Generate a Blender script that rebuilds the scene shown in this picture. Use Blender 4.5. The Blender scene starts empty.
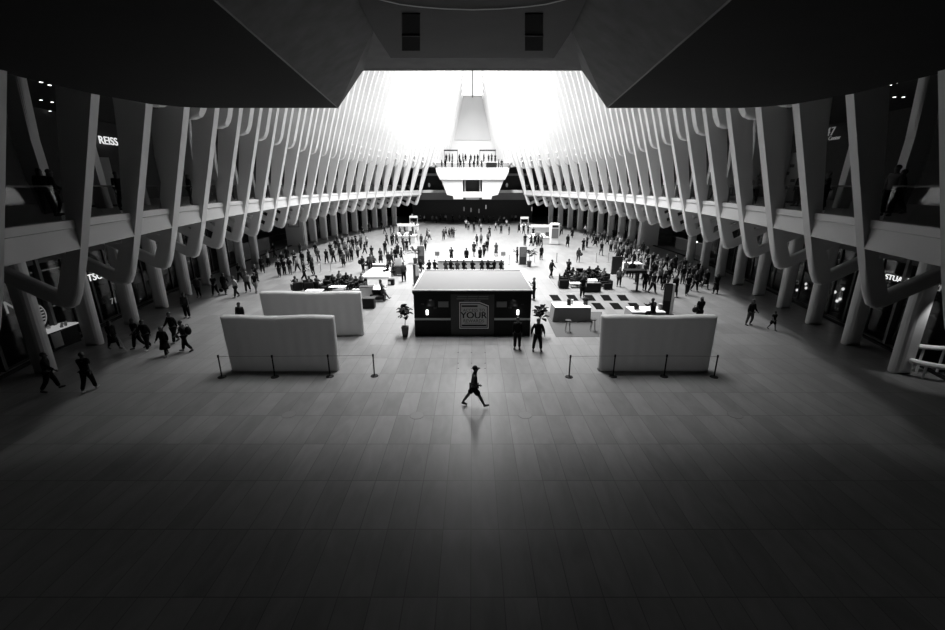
import bpy, bmesh, math, random
from mathutils import Vector, Matrix
random.seed(7)
SC = bpy.context.scene
COL = SC.collection
PI = math.pi

# ------------------------------------------------------------------ camera, world, lights, exposure
F_PX, CAM_H = 420.0, 8.7
PITCH = math.atan(130 / F_PX)
cd = bpy.data.cameras.new('camera'); cam = bpy.data.objects.new('camera', cd); COL.objects.link(cam)
cd.sensor_width = 36; cd.lens = 36 * F_PX / 945; cd.clip_start = .05; cd.clip_end = 400
cam.location = (0, 0, CAM_H); cam.rotation_euler = (PI / 2 - PITCH, 0, 0)
SC.camera = cam

w = bpy.data.worlds.new('sky'); SC.world = w; w.use_nodes = True
w.node_tree.nodes['Background'].inputs[0].default_value = (.8, .8, .8, 1)
w.node_tree.nodes['Background'].inputs[1].default_value = .0

def area(name, loc, sx, sy, power, tilt=0, spread=180):
    l = bpy.data.lights.new(name, 'AREA'); l.shape = 'RECTANGLE'; l.size = sx; l.size_y = sy; l.energy = power
    l.spread = math.radians(spread); l.color = (1, 1, 1)
    o = bpy.data.objects.new(name, l); COL.objects.link(o); o.location = loc; o.rotation_euler = (tilt, 0, 0)
    return o
# daylight falling through the long ridge skylight
for (y, z, p, t, sp) in ((31, 43.0, 3200, .0, 58), (42, 43.6, 8000, 0, 67), (54, 43.4, 13000, 0, 82), (68, 42.4, 17000, 0, 104), (84, 39.6, 14000, 0, 125), (97, 35.0, 6000, -.1, 130)):
    area('skylight_daylight', (0, y, z), 1.6, 14, p, t, sp)

SC.view_settings.view_transform = 'Standard'; SC.view_settings.look = 'None'
SC.view_settings.gamma = 1; SC.view_settings.exposure = 0.0; SC.view_settings.use_curve_mapping = False
SC.cycles.max_bounces = 7; SC.cycles.diffuse_bounces = 2; SC.cycles.glossy_bounces = 3; SC.cycles.transparent_max_bounces = 10
SC.cycles.caustics_reflective = False; SC.cycles.caustics_refractive = False
SC.cycles.sample_clamp_indirect = 6

# ------------------------------------------------------------------ helpers
def frame_ray(px, py):
    u = (315 - py) / F_PX; v = (px - 472.5) / F_PX
    c, s = math.cos(PITCH), math.sin(PITCH)
    return Vector((v, c + u * s, -s + u * c))
def at_z(px, py, z=0):
    d = frame_ray(px, py); t = (z - CAM_H) / d.z
    return Vector((d.x * t, d.y * t, z))
def at_y(px, py, y):
    d = frame_ray(px, py); t = y / d.y
    return Vector((d.x * t, y, CAM_H + d.z * t))
def at_x(px, py, x):
    d = frame_ray(px, py); t = x / d.x
    return Vector((x, d.y * t, CAM_H + d.z * t))

def mat(name, g, rough=.6, metal=0, spec=.5, emit=0, noise=0, nscale=3, bump=0, coat=0):
    m = bpy.data.materials.new(name); m.use_nodes = True; nt = m.node_tree
    b = nt.nodes['Principled BSDF']
    b.inputs['Base Color'].default_value = (g, g, g, 1); b.inputs['Roughness'].default_value = rough
    b.inputs['Metallic'].default_value = metal; b.inputs['Specular IOR Level'].default_value = spec
    if emit:
        b.inputs['Emission Color'].default_value = (1, 1, 1, 1); b.inputs['Emission Strength'].default_value = emit
    tc = nt.nodes.new('ShaderNodeNewGeometry')
    n = nt.nodes.new('ShaderNodeTexNoise'); n.inputs['Scale'].default_value = nscale; n.inputs['Detail'].default_value = 4
    nt.links.new(tc.outputs['Position'], n.inputs['Vector'])
    if noise:
        r = nt.nodes.new('ShaderNodeMapRange'); r.inputs['To Min'].default_value = g * (1 - noise); r.inputs['To Max'].default_value = g * (1 + noise)
        nt.links.new(n.outputs['Fac'], r.inputs['Value'])
        nt.links.new(r.outputs['Result'], b.inputs['Base Color'])
    if bump:
        bp = nt.nodes.new('ShaderNodeBump'); bp.inputs['Strength'].default_value = bump
        nt.links.new(n.outputs['Fac'], bp.inputs['Height']); nt.links.new(bp.outputs['Normal'], b.inputs['Normal'])
    return m

def glass_mat(name, g=.5, alpha=.25, rough=.05):
    m = bpy.data.materials.new(name); m.use_nodes = True; nt = m.node_tree; nt.nodes.clear()
    out = nt.nodes.new('ShaderNodeOutputMaterial'); mx = nt.nodes.new('ShaderNodeMixShader')
    t = nt.nodes.new('ShaderNodeBsdfTransparent'); t.inputs[0].default_value = (g, g, g, 1)
    gl = nt.nodes.new('ShaderNodeBsdfGlossy'); gl.inputs['Roughness'].default_value = rough; gl.inputs[0].default_value = (.8, .8, .8, 1)
    mx.inputs[0].default_value = alpha
    nt.links.new(t.outputs[0], mx.inputs[1]); nt.links.new(gl.outputs[0], mx.inputs[2]); nt.links.new(mx.outputs[0], out.inputs[0])
    return m

def mathn(nt, op, a, b=None):
    n = nt.nodes.new('ShaderNodeMath'); n.operation = op
    for k, v in enumerate((a, b)):
        if v is None: continue
        if isinstance(v, (int, float)): n.inputs[k].default_value = v
        else: nt.links.new(v, n.inputs[k])
    return n.outputs[0]

def floor_material():
    m = bpy.data.materials.new('pale_stone_slabs'); m.use_nodes = True; nt = m.node_tree; b = nt.nodes['Principled BSDF']
    geo = nt.nodes.new('ShaderNodeNewGeometry'); sep = nt.nodes.new('ShaderNodeSeparateXYZ'); nt.links.new(geo.outputs['Position'], sep.inputs[0])
    cx = mathn(nt, 'DIVIDE', mathn(nt, 'ADD', sep.outputs['X'], 73.54), .735)
    cy = mathn(nt, 'DIVIDE', mathn(nt, 'ADD', sep.outputs['Y'], 19.2 - 7.07), 1.915)
    fx, fy = mathn(nt, 'FRACT', cx), mathn(nt, 'FRACT', cy)
    ix, iy = mathn(nt, 'FLOOR', cx), mathn(nt, 'FLOOR', cy)
    comb = nt.nodes.new('ShaderNodeCombineXYZ'); nt.links.new(ix, comb.inputs[0]); nt.links.new(iy, comb.inputs[1])
    wn = nt.nodes.new('ShaderNodeTexWhiteNoise'); wn.noise_dimensions = '2D'; nt.links.new(comb.outputs[0], wn.inputs['Vector'])
    # joints
    def edge(f, wdt):
        a = mathn(nt, 'SUBTRACT', f, .5); a = mathn(nt, 'ABSOLUTE', a)
        return mathn(nt, 'GREATER_THAN', a, .5 - wdt)
    j = mathn(nt, 'MAXIMUM', edge(fx, .013), edge(fy, .007))
    # veins inside the stone, stretched along the slab, each slab with its own offset
    mp = nt.nodes.new('ShaderNodeVectorMath'); mp.operation = 'MULTIPLY'; mp.inputs[1].default_value = (1.6, .5, 1)
    nt.links.new(geo.outputs['Position'], mp.inputs[0])
    ad = nt.nodes.new('ShaderNodeVectorMath'); ad.operation = 'ADD'; nt.links.new(mp.outputs[0], ad.inputs[0])
    sc = nt.nodes.new('ShaderNodeVectorMath'); sc.operation = 'SCALE'; sc.inputs['Scale'].default_value = 9
    nt.links.new(wn.outputs['Color'], sc.inputs[0]); nt.links.new(sc.outputs[0], ad.inputs[1])
    ns = nt.nodes.new('ShaderNodeTexNoise'); ns.inputs['Scale'].default_value = 1.4; ns.inputs['Detail'].default_value = 6; ns.inputs['Distortion'].default_value = .8
    nt.links.new(ad.outputs[0], ns.inputs['Vector'])
    v = mathn(nt, 'ADD', mathn(nt, 'MULTIPLY', wn.outputs['Value'], .08), mathn(nt, 'MULTIPLY', ns.outputs['Fac'], .22))
    v = mathn(nt, 'ADD', v, .18)
    v = mathn(nt, 'MULTIPLY', v, mathn(nt, 'SUBTRACT', 1, mathn(nt, 'MULTIPLY', j, .5)))
    v = mathn(nt, 'MULTIPLY', v, .5)
    nt.links.new(v, b.inputs['Base Color'])
    r = mathn(nt, 'ADD', mathn(nt, 'MULTIPLY', ns.outputs['Fac'], .12), .27)
    nt.links.new(r, b.inputs['Roughness'])
    b.inputs['Specular IOR Level'].default_value = .4
    return m

M = dict(
    floor=floor_material(),
    rib=mat('white_painted_steel', .66, .42, noise=.03, nscale=.8),
    white=mat('white_paint', .78, .5), offwhite=mat('off_white_paint', .6, .6),
    panel=mat('white_roof_panel', .8, .6),
    concrete=mat('grey_concrete', .13, .75, spec=.2, noise=.25, nscale=2, bump=.15),
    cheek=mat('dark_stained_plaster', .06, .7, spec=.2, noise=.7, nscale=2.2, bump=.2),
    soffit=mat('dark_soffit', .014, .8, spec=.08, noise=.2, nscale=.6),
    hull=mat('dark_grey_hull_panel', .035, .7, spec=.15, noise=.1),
    black=mat('black_satin', .005, .6, spec=.2), dark=mat('dark_grey', .02, .5), matt=mat('black_matt', .0012, .9, spec=.05),
    grey=mat('mid_grey', .14, .6), lgrey=mat('light_grey', .42, .6),
    fabricw=mat('white_inflatable_fabric', .5, .7, noise=.04, nscale=5, bump=.1),
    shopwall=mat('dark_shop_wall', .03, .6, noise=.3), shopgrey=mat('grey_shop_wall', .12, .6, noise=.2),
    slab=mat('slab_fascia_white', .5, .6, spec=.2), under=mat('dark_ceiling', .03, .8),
    glass=glass_mat('railing_glass', .72, .06), darkglass=glass_mat('shop_glass', .5, .05),
    lamp=mat('lit_lamp', .8, emit=3), lampdim=mat('dim_lit_strip', .4, emit=.3), thinstrip=mat('pale_strip', .3, emit=.06), sign=mat('lit_sign_letters', .8, emit=.9),
    signdim=mat('faint_lit_letters', .5, emit=.12), sky=mat('daylit_glazing', .8, emit=1.1), skylow=mat('daylit_glazing_low', .8, emit=.7),
    metal=mat('brushed_metal', .35, .35, metal=.9), leaf=mat('dark_leaf', .006, .7, spec=.15), stem=mat('plant_stem', .06, .8),
    pot=mat('stone_planter', .09, .7), soil=mat('soil', .02, .95),
    skin=mat('skin_mid', .06, .55), skinl=mat('skin_light', .12, .55), hair=mat('dark_hair', .01, .5), hairl=mat('grey_hair', .06, .6),
    c0=mat('black_cloth', .003, .85, spec=.15), c1=mat('charcoal_cloth', .010, .85, spec=.15), c2=mat('mid_grey_cloth', .03, .85), c3=mat('light_grey_cloth', .1, .85), c4=mat('white_cloth', .35, .85),
    shoe=mat('dark_shoe', .012, .5), shoel=mat('white_shoe', .3, .5), hatch=mat('worn_metal_hatch', .165, .4), signgrey=mat('poster_grey', .45, .7), signlight=mat('poster_light_grey', .75, .7), roofing=mat('pale_roof_membrane', .11, .7), cloth=mat('grey_table_cloth', .2, .8), rug=mat('grey_rug', .12, .95, noise=.1, nscale=12), rug2=mat('dark_rug', .06, .95, noise=.15, nscale=12),
)

_nt = M['fabricw'].node_tree; _b = _nt.nodes['Principled BSDF']; _o = [n for n in _nt.nodes if n.type == 'OUTPUT_MATERIAL'][0]
_t = _nt.nodes.new('ShaderNodeBsdfTranslucent'); _t.inputs[0].default_value = (.85, .85, .85, 1); _m = _nt.nodes.new('ShaderNodeMixShader'); _m.inputs[0].default_value = .22
_nt.links.new(_b.outputs[0], _m.inputs[1]); _nt.links.new(_t.outputs[0], _m.inputs[2]); _nt.links.new(_m.outputs[0], _o.inputs[0])
def link(name, bm_or_mesh, m, parent=None, smooth=False):
    if isinstance(bm_or_mesh, bmesh.types.BMesh):
        me = bpy.data.meshes.new(name); bmesh.ops.recalc_face_normals(bm_or_mesh, faces=bm_or_mesh.faces[:]); bm_or_mesh.to_mesh(me); bm_or_mesh.free()
    else: me = bm_or_mesh
    o = bpy.data.objects.new(name, me); COL.objects.link(o)
    if not me.materials: me.materials.append(M[m] if isinstance(m, str) else m)
    if parent: o.parent = parent
    if smooth:
        for p in me.polygons: p.use_smooth = True
    return o
def tag(o, label, cat, group=None, kind=None):
    o['label'] = label; o['category'] = cat
    if group: o['group'] = group
    if kind: o['kind'] = kind
    return o
def struct(o): o['kind'] = 'structure'; return o
def thing(name, loc=(0, 0, 0), rz=0, label=None, cat=None, group=None):
    o = bpy.data.objects.new(name, None); COL.objects.link(o); o.location = loc; o.rotation_euler = (0, 0, rz); o.empty_display_size = .2
    if label: tag(o, label, cat, group)
    return o

def box(bm, x0, x1, y0, y1, z0, z1, bev=0):
    r = bmesh.ops.create_cube(bm, size=1)
    vs = r['verts']
    for v in vs:
        v.co = Vector((x0 if v.co.x < 0 else x1, y0 if v.co.y < 0 else y1, z0 if v.co.z < 0 else z1))
    if bev:
        es = list({e for v in vs for e in v.link_edges})
        bmesh.ops.bevel(bm, geom=es, offset=bev, segments=2, affect='EDGES', profile=.5)
    return bm
def B(*a, bev=0): return box(bmesh.new(), *a, bev=bev)
def cyl(bm, p0, p1, r0, r1=None, n=12, cap=True):
    if r1 is None: r1 = r0
    p0, p1 = Vector(p0), Vector(p1); d = p1 - p0
    q = d.to_track_quat('Z', 'Y').to_matrix().to_4x4()
    mtx = Matrix.Translation((p0 + p1) / 2) @ q
    bmesh.ops.create_cone(bm, cap_ends=cap, segments=n, radius1=r0, radius2=r1, depth=d.length, matrix=mtx)
    return bm
def ell(bm, c, r, n=10, rot=None):
    mtx = Matrix.Translation(c) @ (rot or Matrix()) @ Matrix.Diagonal((*r, 1))
    bmesh.ops.create_uvsphere(bm, u_segments=n + 2, v_segments=n, radius=1, matrix=mtx); return bm
def prism(pts, axis, a0, a1, bev=0, seg=2, bm=None):
    """closed outline pts (2D) extruded along axis between a0 and a1: axis 'y' takes pts as (x,z), 'x' as (y,z), 'z' as (x,y)"""
    bm = bm or bmesh.new()
    def P(p, a): return {'y': (p[0], a, p[1]), 'x': (a, p[0], p[1]), 'z': (p[0], p[1], a)}[axis]
    v0 = [bm.verts.new(P(p, a0)) for p in pts]; v1 = [bm.verts.new(P(p, a1)) for p in pts]; n = len(pts)
    bm.faces.new(v0[::-1]); bm.faces.new(v1)
    for i in range(n): bm.faces.new((v0[i], v0[(i + 1) % n], v1[(i + 1) % n], v1[i]))
    if bev:
        es = []
        for i in range(n):
            for vv in (v0, v1):
                e = bm.edges.get((vv[i], vv[(i + 1) % n]))
                if e: es.append(e)
        bmesh.ops.bevel(bm, geom=es, offset=bev, segments=seg, affect='EDGES', profile=.5)
    return bm
def tube(bm, pts, r, n=6):
    for a, b in zip(pts[:-1], pts[1:]): cyl(bm, a, b, r, n=n)
    return bm
def copy_tree(o, parent=None):
    c = o.copy(); COL.objects.link(c); c.parent = parent
    for ch in list(o.children): copy_tree(ch, c)
    return c
_deps = lambda: bpy.context.evaluated_depsgraph_get()
def text_mesh(s, size, depth=.02, align='CENTER', s_align=None):
    cu = bpy.data.curves.new('lettering', 'FONT'); cu.body = s; cu.size = size; cu.extrude = depth; cu.align_x = align if s_align is None else s_align; cu.align_y = 'CENTER'
    o = bpy.data.objects.new('lettering', cu); COL.objects.link(o); bpy.context.view_layer.update()
    me = bpy.data.meshes.new_from_object(o.evaluated_get(_deps())); bpy.data.objects.remove(o); me.materials.clear()
    return me
ORD = ['first', 'second', 'third', 'fourth', 'fifth', 'sixth', 'seventh', 'eighth', 'ninth', 'tenth', 'eleventh', 'twelfth', 'thirteenth', 'fourteenth', 'fifteenth', 'sixteenth',
       'seventeenth', 'eighteenth', 'nineteenth', 'twentieth', 'twenty-first', 'twenty-second', 'twenty-third', 'twenty-fourth', 'twenty-fifth', 'twenty-sixth', 'twenty-seventh',
       'twenty-eighth', 'twenty-ninth', 'thirtieth', 'thirty-first', 'thirty-second', 'thirty-third', 'thirty-fourth', 'thirty-fifth', 'thirty-sixth', 'thirty-seventh', 'thirty-eighth', 'thirty-ninth', 'fortieth'] + ['forty-' + s for s in ('first', 'second', 'third', 'fourth', 'fifth', 'sixth', 'seventh', 'eighth', 'ninth')]

# ------------------------------------------------------------------ plan of the hall (eye-shaped)
Y0, DY, NR = 11.2, 3.76, 24
YL = Y0 + DY * (NR - 1)
def T(y):
    if y < 58: return 20.4 - 6.88 * ((58 - y) / 46.8) ** 1.9
    return 20.4 - 8.0 * ((y - 58) / 39.6) ** 2
def zr(y): return 45 - 16 * (max(0, y - 55) / 57) ** 2
def front(y, z):
    if y > YL:
        s = (y - YL) / (112 - YL)
        return (1 - s) * front(YL, z) + s * (4.6 - .24 * (z - 19.3))
    sl = .31 + .03 * min(1, max(0, (y - 30) / 67)) + .035 * min(1, max(0, (22 - y) / 7))
    x = T(y) - sl * (z - 4.4)
    zt = zr(y); xt = T(y) - sl * (zt - 4.4)
    if z > 20: x -= (xt - .9) * ((z - 20) / (zt - 20)) ** 2
    return x
SIDES = ((-1, 'left'), (1, 'right'))

# ------------------------------------------------------------------ structure: floor, walls, slabs, roof
bm = bmesh.new(); g = [bm.verts.new(p) for p in ((-45, -4, 0), (45, -4, 0), (45, 125, 0), (-45, 125, 0))]; bm.faces.new(g)
struct(link('floor', bm, 'floor'))
def ribbon(fa, fb, ys, name, m, s, parent=None):
    """surface strip: fa(y), fb(y) -> (x,z) mirrored to side s"""
    bm = bmesh.new(); pa = pb = None
    for y in ys:
        a = fa(y); b = fb(y); va = bm.verts.new((s * a[0], y, a[1])); vb = bm.verts.new((s * b[0], y, b[1]))
        if pa: bm.faces.new((pa, va, vb, pb))
        pa, pb = va, vb
    return link(name, bm, m, parent)
def sweep_section(sec, ys, name, m, s):
    """closed cross-section sec(y)->[(x,z)..] swept along y"""
    bm = bmesh.new(); prev = None; first = None
    for y in ys:
        cur = [bm.verts.new((s * x, y, z)) for x, z in sec(y)]
        if prev:
            n = len(cur)
            for i in range(n): bm.faces.new((prev[i], prev[(i + 1) % n], cur[(i + 1) % n], cur[i]))
        else: first = cur
        prev = cur
    bm.faces.new(first); bm.faces.new(prev[::-1])
    return link(name, bm, m)
YS = [-4 + 2 * i for i in range(53)] ; YS = [y for y in YS if y <= 104] 
def Tc(y): return T(max(y, 4))
for s, nm in SIDES:
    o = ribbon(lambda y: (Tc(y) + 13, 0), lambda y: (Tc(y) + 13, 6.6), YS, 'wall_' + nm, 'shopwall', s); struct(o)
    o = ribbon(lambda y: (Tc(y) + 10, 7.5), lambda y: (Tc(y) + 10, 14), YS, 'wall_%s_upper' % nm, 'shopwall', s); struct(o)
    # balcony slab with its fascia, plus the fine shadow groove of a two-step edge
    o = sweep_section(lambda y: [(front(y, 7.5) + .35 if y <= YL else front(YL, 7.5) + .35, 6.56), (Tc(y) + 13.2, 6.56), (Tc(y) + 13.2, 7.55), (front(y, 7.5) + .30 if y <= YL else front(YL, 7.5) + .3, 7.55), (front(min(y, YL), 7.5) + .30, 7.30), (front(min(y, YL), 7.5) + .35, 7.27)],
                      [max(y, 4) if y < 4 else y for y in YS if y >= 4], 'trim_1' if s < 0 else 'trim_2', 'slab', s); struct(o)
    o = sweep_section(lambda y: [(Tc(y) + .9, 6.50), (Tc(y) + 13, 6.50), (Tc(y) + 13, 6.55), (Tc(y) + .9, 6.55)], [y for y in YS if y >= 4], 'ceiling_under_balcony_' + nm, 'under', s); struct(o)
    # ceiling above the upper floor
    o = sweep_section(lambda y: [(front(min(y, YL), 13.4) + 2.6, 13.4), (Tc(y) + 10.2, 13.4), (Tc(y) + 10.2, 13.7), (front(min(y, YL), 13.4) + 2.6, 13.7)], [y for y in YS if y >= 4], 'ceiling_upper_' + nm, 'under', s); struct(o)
    # dark kerb line along the column feet
    o = sweep_section(lambda y: [(T(y) + 6.75, 0), (T(y) + 6.95, 0), (T(y) + 6.95, .12), (T(y) + 6.75, .12)], [6 + 2 * i for i in range(49)], 'baseboard_' + nm, 'black', s); struct(o)
    # roof skin between the ribs: opaque lower part, daylit glazing above except in the near bays
    ysr = [4 + 1.0 * i for i in range(109)]
    off = 1.0
    def skin(z0, z1, n, ya, yb, name, m):
        bm = bmesh.new(); prev = None
        for y in [y for y in ysr if ya <= y <= yb]:
            zt = zr(y); cur = []
            for k in range(n + 1):
                z = z0 + (min(z1, zt) - z0) * k / n
                cur.append(bm.verts.new((s * (front(y, z) + off * (1 if z < zt - 4 else max(.05, (zt - z) / 4))), y, z)))
            if prev:
                for k in range(n): bm.faces.new((prev[k], prev[k + 1], cur[k + 1], cur[k]))
            prev = cur
        struct(link(name, bm, m))
    skin(14.2, 17.5, 3, 4, 112, 'ceiling_lower_' + nm, 'panel')
    skin(17.5, 60, 16, 4, 46, 'ceiling_near_lightblock_' + nm, 'panel')  # unseen near bays closed with panels, not glazing, to darken the near floor
    skin(17.5, 60, 16, 46, 112, 'ceiling_glazing_' + nm, 'skylow')
# ridge skylight
bm = bmesh.new(); prev = None
for y in [46 + i for i in range(67)]:
    cur = [bm.verts.new((x, y, zr(y) + .25)) for x in (-2.6, 2.6)]
    if prev: bm.faces.new((prev[0], prev[1], cur[1], cur[0]))
    prev = cur
struct(link('window_1', bm, 'sky'))
bm = bmesh.new()
pts = [Vector((0, y, zr(y) - .1)) for y in range(46, 113)]
for a, b in zip(pts[:-1], pts[1:]): cyl(bm, a, b, .13, n=6)
struct(link('trim_3', bm, 'dark'))
bm = bmesh.new(); prev = None
for y in [4 + 3 * i for i in range(15)]:
    cur = [bm.verts.new((x, y, zr(y) + .3)) for x in (-1.6, 1.6)]
    if prev: bm.faces.new((prev[0], prev[1], cur[1], cur[0]))
    prev = cur
struct(link('ceiling_ridge_lightblock', bm, 'panel'))  # unseen near ridge added as solid panel so no daylight enters here
# end wall: the trapezoid panel and what flanks it
def poly(name, pts, m, parent=None):
    bm = bmesh.new(); bm.faces.new([bm.verts.new(p) for p in pts]); return link(name, bm, m, parent)
struct(poly('wall_far_upper', [(-4.6, 112.2, 19.3), (4.6, 112.2, 19.3), (2.2, 112.2, 29.4), (-2.2, 112.2, 29.4)], 'offwhite'))
bm = prism([(-15, 0), (15, 0), (15, 7.0), (-15, 7.0)], 'y', 108, 108.4)
struct(link('wall_far', bm, 'shopwall'))
struct(link('wall_far_balcony', B(-24, 24, 107, 107.3, 7.5, 13.4), 'shopwall'))
struct(link('wall_far_head', B(-12, 12, 112.3, 112.6, 7.5, 33), 'white'))
struct(link('wall_back', B(-45, 45, -4.3, -4, 0, 60), 'matt'))  # unseen dark wall added behind the camera to stop outside light
struct(link('ceiling_far_balcony', B(-20, 20, 104.5, 107.4, 13.3, 13.6), 'white'))
# slab across the far end, white fascia with grey soffit
bm = bmesh.new(); box(bm, -20, 20, 100.4, 108, 7.0, 7.55)
struct(link('trim_4', bm, 'slab'))
bm = prism([(100.6, 7.0), (101.6, 5.4), (108, 5.4), (108, 7.0)], 'x', -20, 20)
struct(link('trim_5', bm, 'grey'))

# ------------------------------------------------------------------ ribs
ROOFN = 9
def blade_outline(y, z0=None, w_top=1.5):
    t = T(y); zt = zr(y) - .2
    zs = [4.85, 6.2, 7.5, 9, 11, 13, 15, 17.5, 20] + [20 + (zt - 20) * k / ROOFN for k in range(1, ROOFN + 1)]
    def wd(z): return .62 if z < 7.5 else min(w_top, .58 + .165 * (z - 7.5) - .006 * (z - 7.5) ** 2)
    fr = [(front(y, z), z) for z in zs]; bk = [(front(y, z) + wd(z), z) for z in zs]
    bot = [(t + .70, 4.62), (t + .58, 4.42), (t + .33, 4.34), (t + .08, 4.45)]
    return fr + bk[::-1] + bot
def mir(pts, s): return [(s * x, z) for x, z in pts]
for s, nm in SIDES:
    for i in range(NR):
        y = Y0 + DY * i; t = T(y); yt = y
        where = ORD[i] + ' from the camera'
        lab = 'tall white steel rib on the %s side of the hall, %s' % (nm, where)
        if i == NR - 1: lab = 'last white steel rib on the %s side, next to the far white balcony' % nm
        R = thing('steel_rib', (s * t, y, 0), 0, lab, 'rib', '%s-hand row of white ribs' % nm)
        def P(name, pts, ya, yb, bev, m='rib', seg=3):
            o = link(name, prism(mir([(x - t, z) for x, z in pts], s), 'y', ya - y, yb - y, bev, seg), m, R); return o
        hw_ = min(.22, .13 + .03 * i); P('rib_blade', blade_outline(y), y - hw_, y + hw_, hw_ * .76)
        arm = [(t + .25, 4.36), (t + .7, 4.42), (t + 5.2, 6.75), (t + 5.2, 7.3), (t + 4.6, 7.05), (t + .55, 4.98)]
        P('lower_arm', arm, y - .17, y + .17, .12)
        P('slab_bracket', [(front(y, 6.2) + .5, 6.22), (t + 4.5, 6.22), (t + 5.2, 6.5), (front(y, 6.5) + .5, 6.5)], y - .2, y + .2, .05)
        cw = .85 if i < 11 else 1.15
        if i not in (11, 12, 13):
            P('column', [(t + 4.85, 0), (t + 4.85 + cw, 0), (t + 4.75 + cw, 7.0), (t + 4.75, 6.6)], y - .3, y + .3, .24)
        # curved outer leg standing on the balcony
        P('upper_leg', [(t + 2.4, 7.5), (t + 3.1, 7.5), (t + 3.3, 9.0), (t + 3.35, 10.5), (t + 3.1, 13.5), (t + 2.3, 13.5), (t + 2.6, 10.5), (t + 2.55, 9.0)], y - .2, y + .2, .14)
        # rounded fin hanging between this rib and the next
        if i < NR - 1:
            ym = y + DY / 2
            def fo(z): return -.05
            zt = zr(ym) - .4; zs = [12.7, 14.5, 16.5, 18.5, 20] + [20 + (zt - 20) * k / ROOFN for k in range(1, ROOFN + 1)]
            fr = [(front(ym, z) + fo(z), z) for z in zs]; bk = [(front(ym, z) + fo(z) + 1.25 if z < zt - 3 else front(ym, z) + fo(z) + .6, z) for z in zs]
            a, b = front(ym, 12.3) + fo(12.3), front(ym, 12.3) + fo(12.3) + 1.25
            Fn = link('hanging_fin', prism(mir([(x - t, z) for x, z in fr + bk[::-1] + [(b + .05, 12.45), (b - .1, 12.15), (b - .4, 12.02), (a + .5, 12.02), (a + .15, 12.15), (a + .02, 12.4)]], s), 'y', -.26, .26, .16, 3), 'rib')
            Fn.location = (s * t, ym, 0); tag(Fn, 'slender round-ended roof fin hanging behind the %s and %s ribs on the %s side' % (ORD[i], ORD[i + 1], nm), 'roof fin', '%s-hand hanging roof fins' % nm)
            bm = bmesh.new()
            for zz in (13.6, 14.5):
                xx = front(ym, zz) + .9
                tube(bm, [(s * (xx - t), .26 - DY / 2, zz), (s * (xx - .5 - t), -DY / 4, zz - .3), (s * (xx - t), -.15, zz)], .10)
                tube(bm, [(s * (xx - t), .15, zz), (s * (xx - .5 - t), DY / 4, zz + .2), (s * (xx - t), DY / 2 - .3, zz)], .10)
            link('crinkled_light_shape', bm, 'white', Fn)  # white tubes standing in for crinkled lights seen through the roof opening
    # ribs of the far roof end, which spring from the balcony head and run up to the ridge
    for k in range(7):
        y = YL + 1.9 * (k + 1); zt = zr(y) - .2
        zs = [12.6 + (zt - 12.6) * q / 8 for q in range(9)]
        pts = [(front(y, z), z) for z in zs] + [(front(y, z) + 1.6, z) for z in zs[::-1]]
        o = link('roof_rib', prism(mir(pts, s), 'y', y - .25, y + .25, .1, 2), 'rib')
        tag(o, 'white %s-hand roof rib over the far balcony, %s beyond the last full rib' % (nm, ORD[k]), 'rib', '%s-hand roof ribs over the far balcony' % nm)

# ------------------------------------------------------------------ balcony railings and shop fronts, bay by bay
for s, nm in SIDES:
    for i in range(-1, NR - 1):
        ya, yb = Y0 + DY * i, Y0 + DY * (i + 1); ym = (ya + yb) / 2
        def rx(y): return front(y, 7.5) + .55
        if i >= 0:
            R = thing('glass_railing', (s * rx(ym), ym, 7.55), 0, 'balcony glass railing in the %s bay on the %s side, counted from the camera' % (ORD[i], nm), 'railing', '%s-hand balcony railings' % nm)
            c = Vector((s * rx(ym), ym, 7.55))
            def strip(z0, z1, th, name, m):
                bm = bmesh.new()
                P_ = [(s * rx(ya), ya + .3), (s * rx(yb), yb - .3), (s * (rx(yb) + th), yb - .3), (s * (rx(ya) + th), ya + .3)]
                prism([(p[0] - c.x, p[1] - c.y) for p in P_], 'z', z0, z1, bm=bm); link(name, bm, m, R)
            strip(0.0, 1.08, .02, 'glass_panel', 'glass'); strip(1.08, 1.14, .06, 'top_rail', 'dark')

# things that hang on or stand in the shops
def wall_text(s, string, px, py, off, size, m, label, cat='sign', yaw=0, ax=None, name='shop_sign'):
    # solve for the plane x = +-(T+off)
    x = s * 20.0
    for _ in range(12):
        p = at_x(px, py, x); x = s * (T(min(max(p.y, 4), 97)) + off)
    me = text_mesh(string, size, s_align=ax)
    o = link(name, me, m); o.location = p - Vector((s * .05, 0, 0)); o.rotation_euler = (PI / 2, 0, (PI / 2 if s < 0 else -PI / 2) + yaw)
    tag(o, label, cat); return o, p

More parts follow.
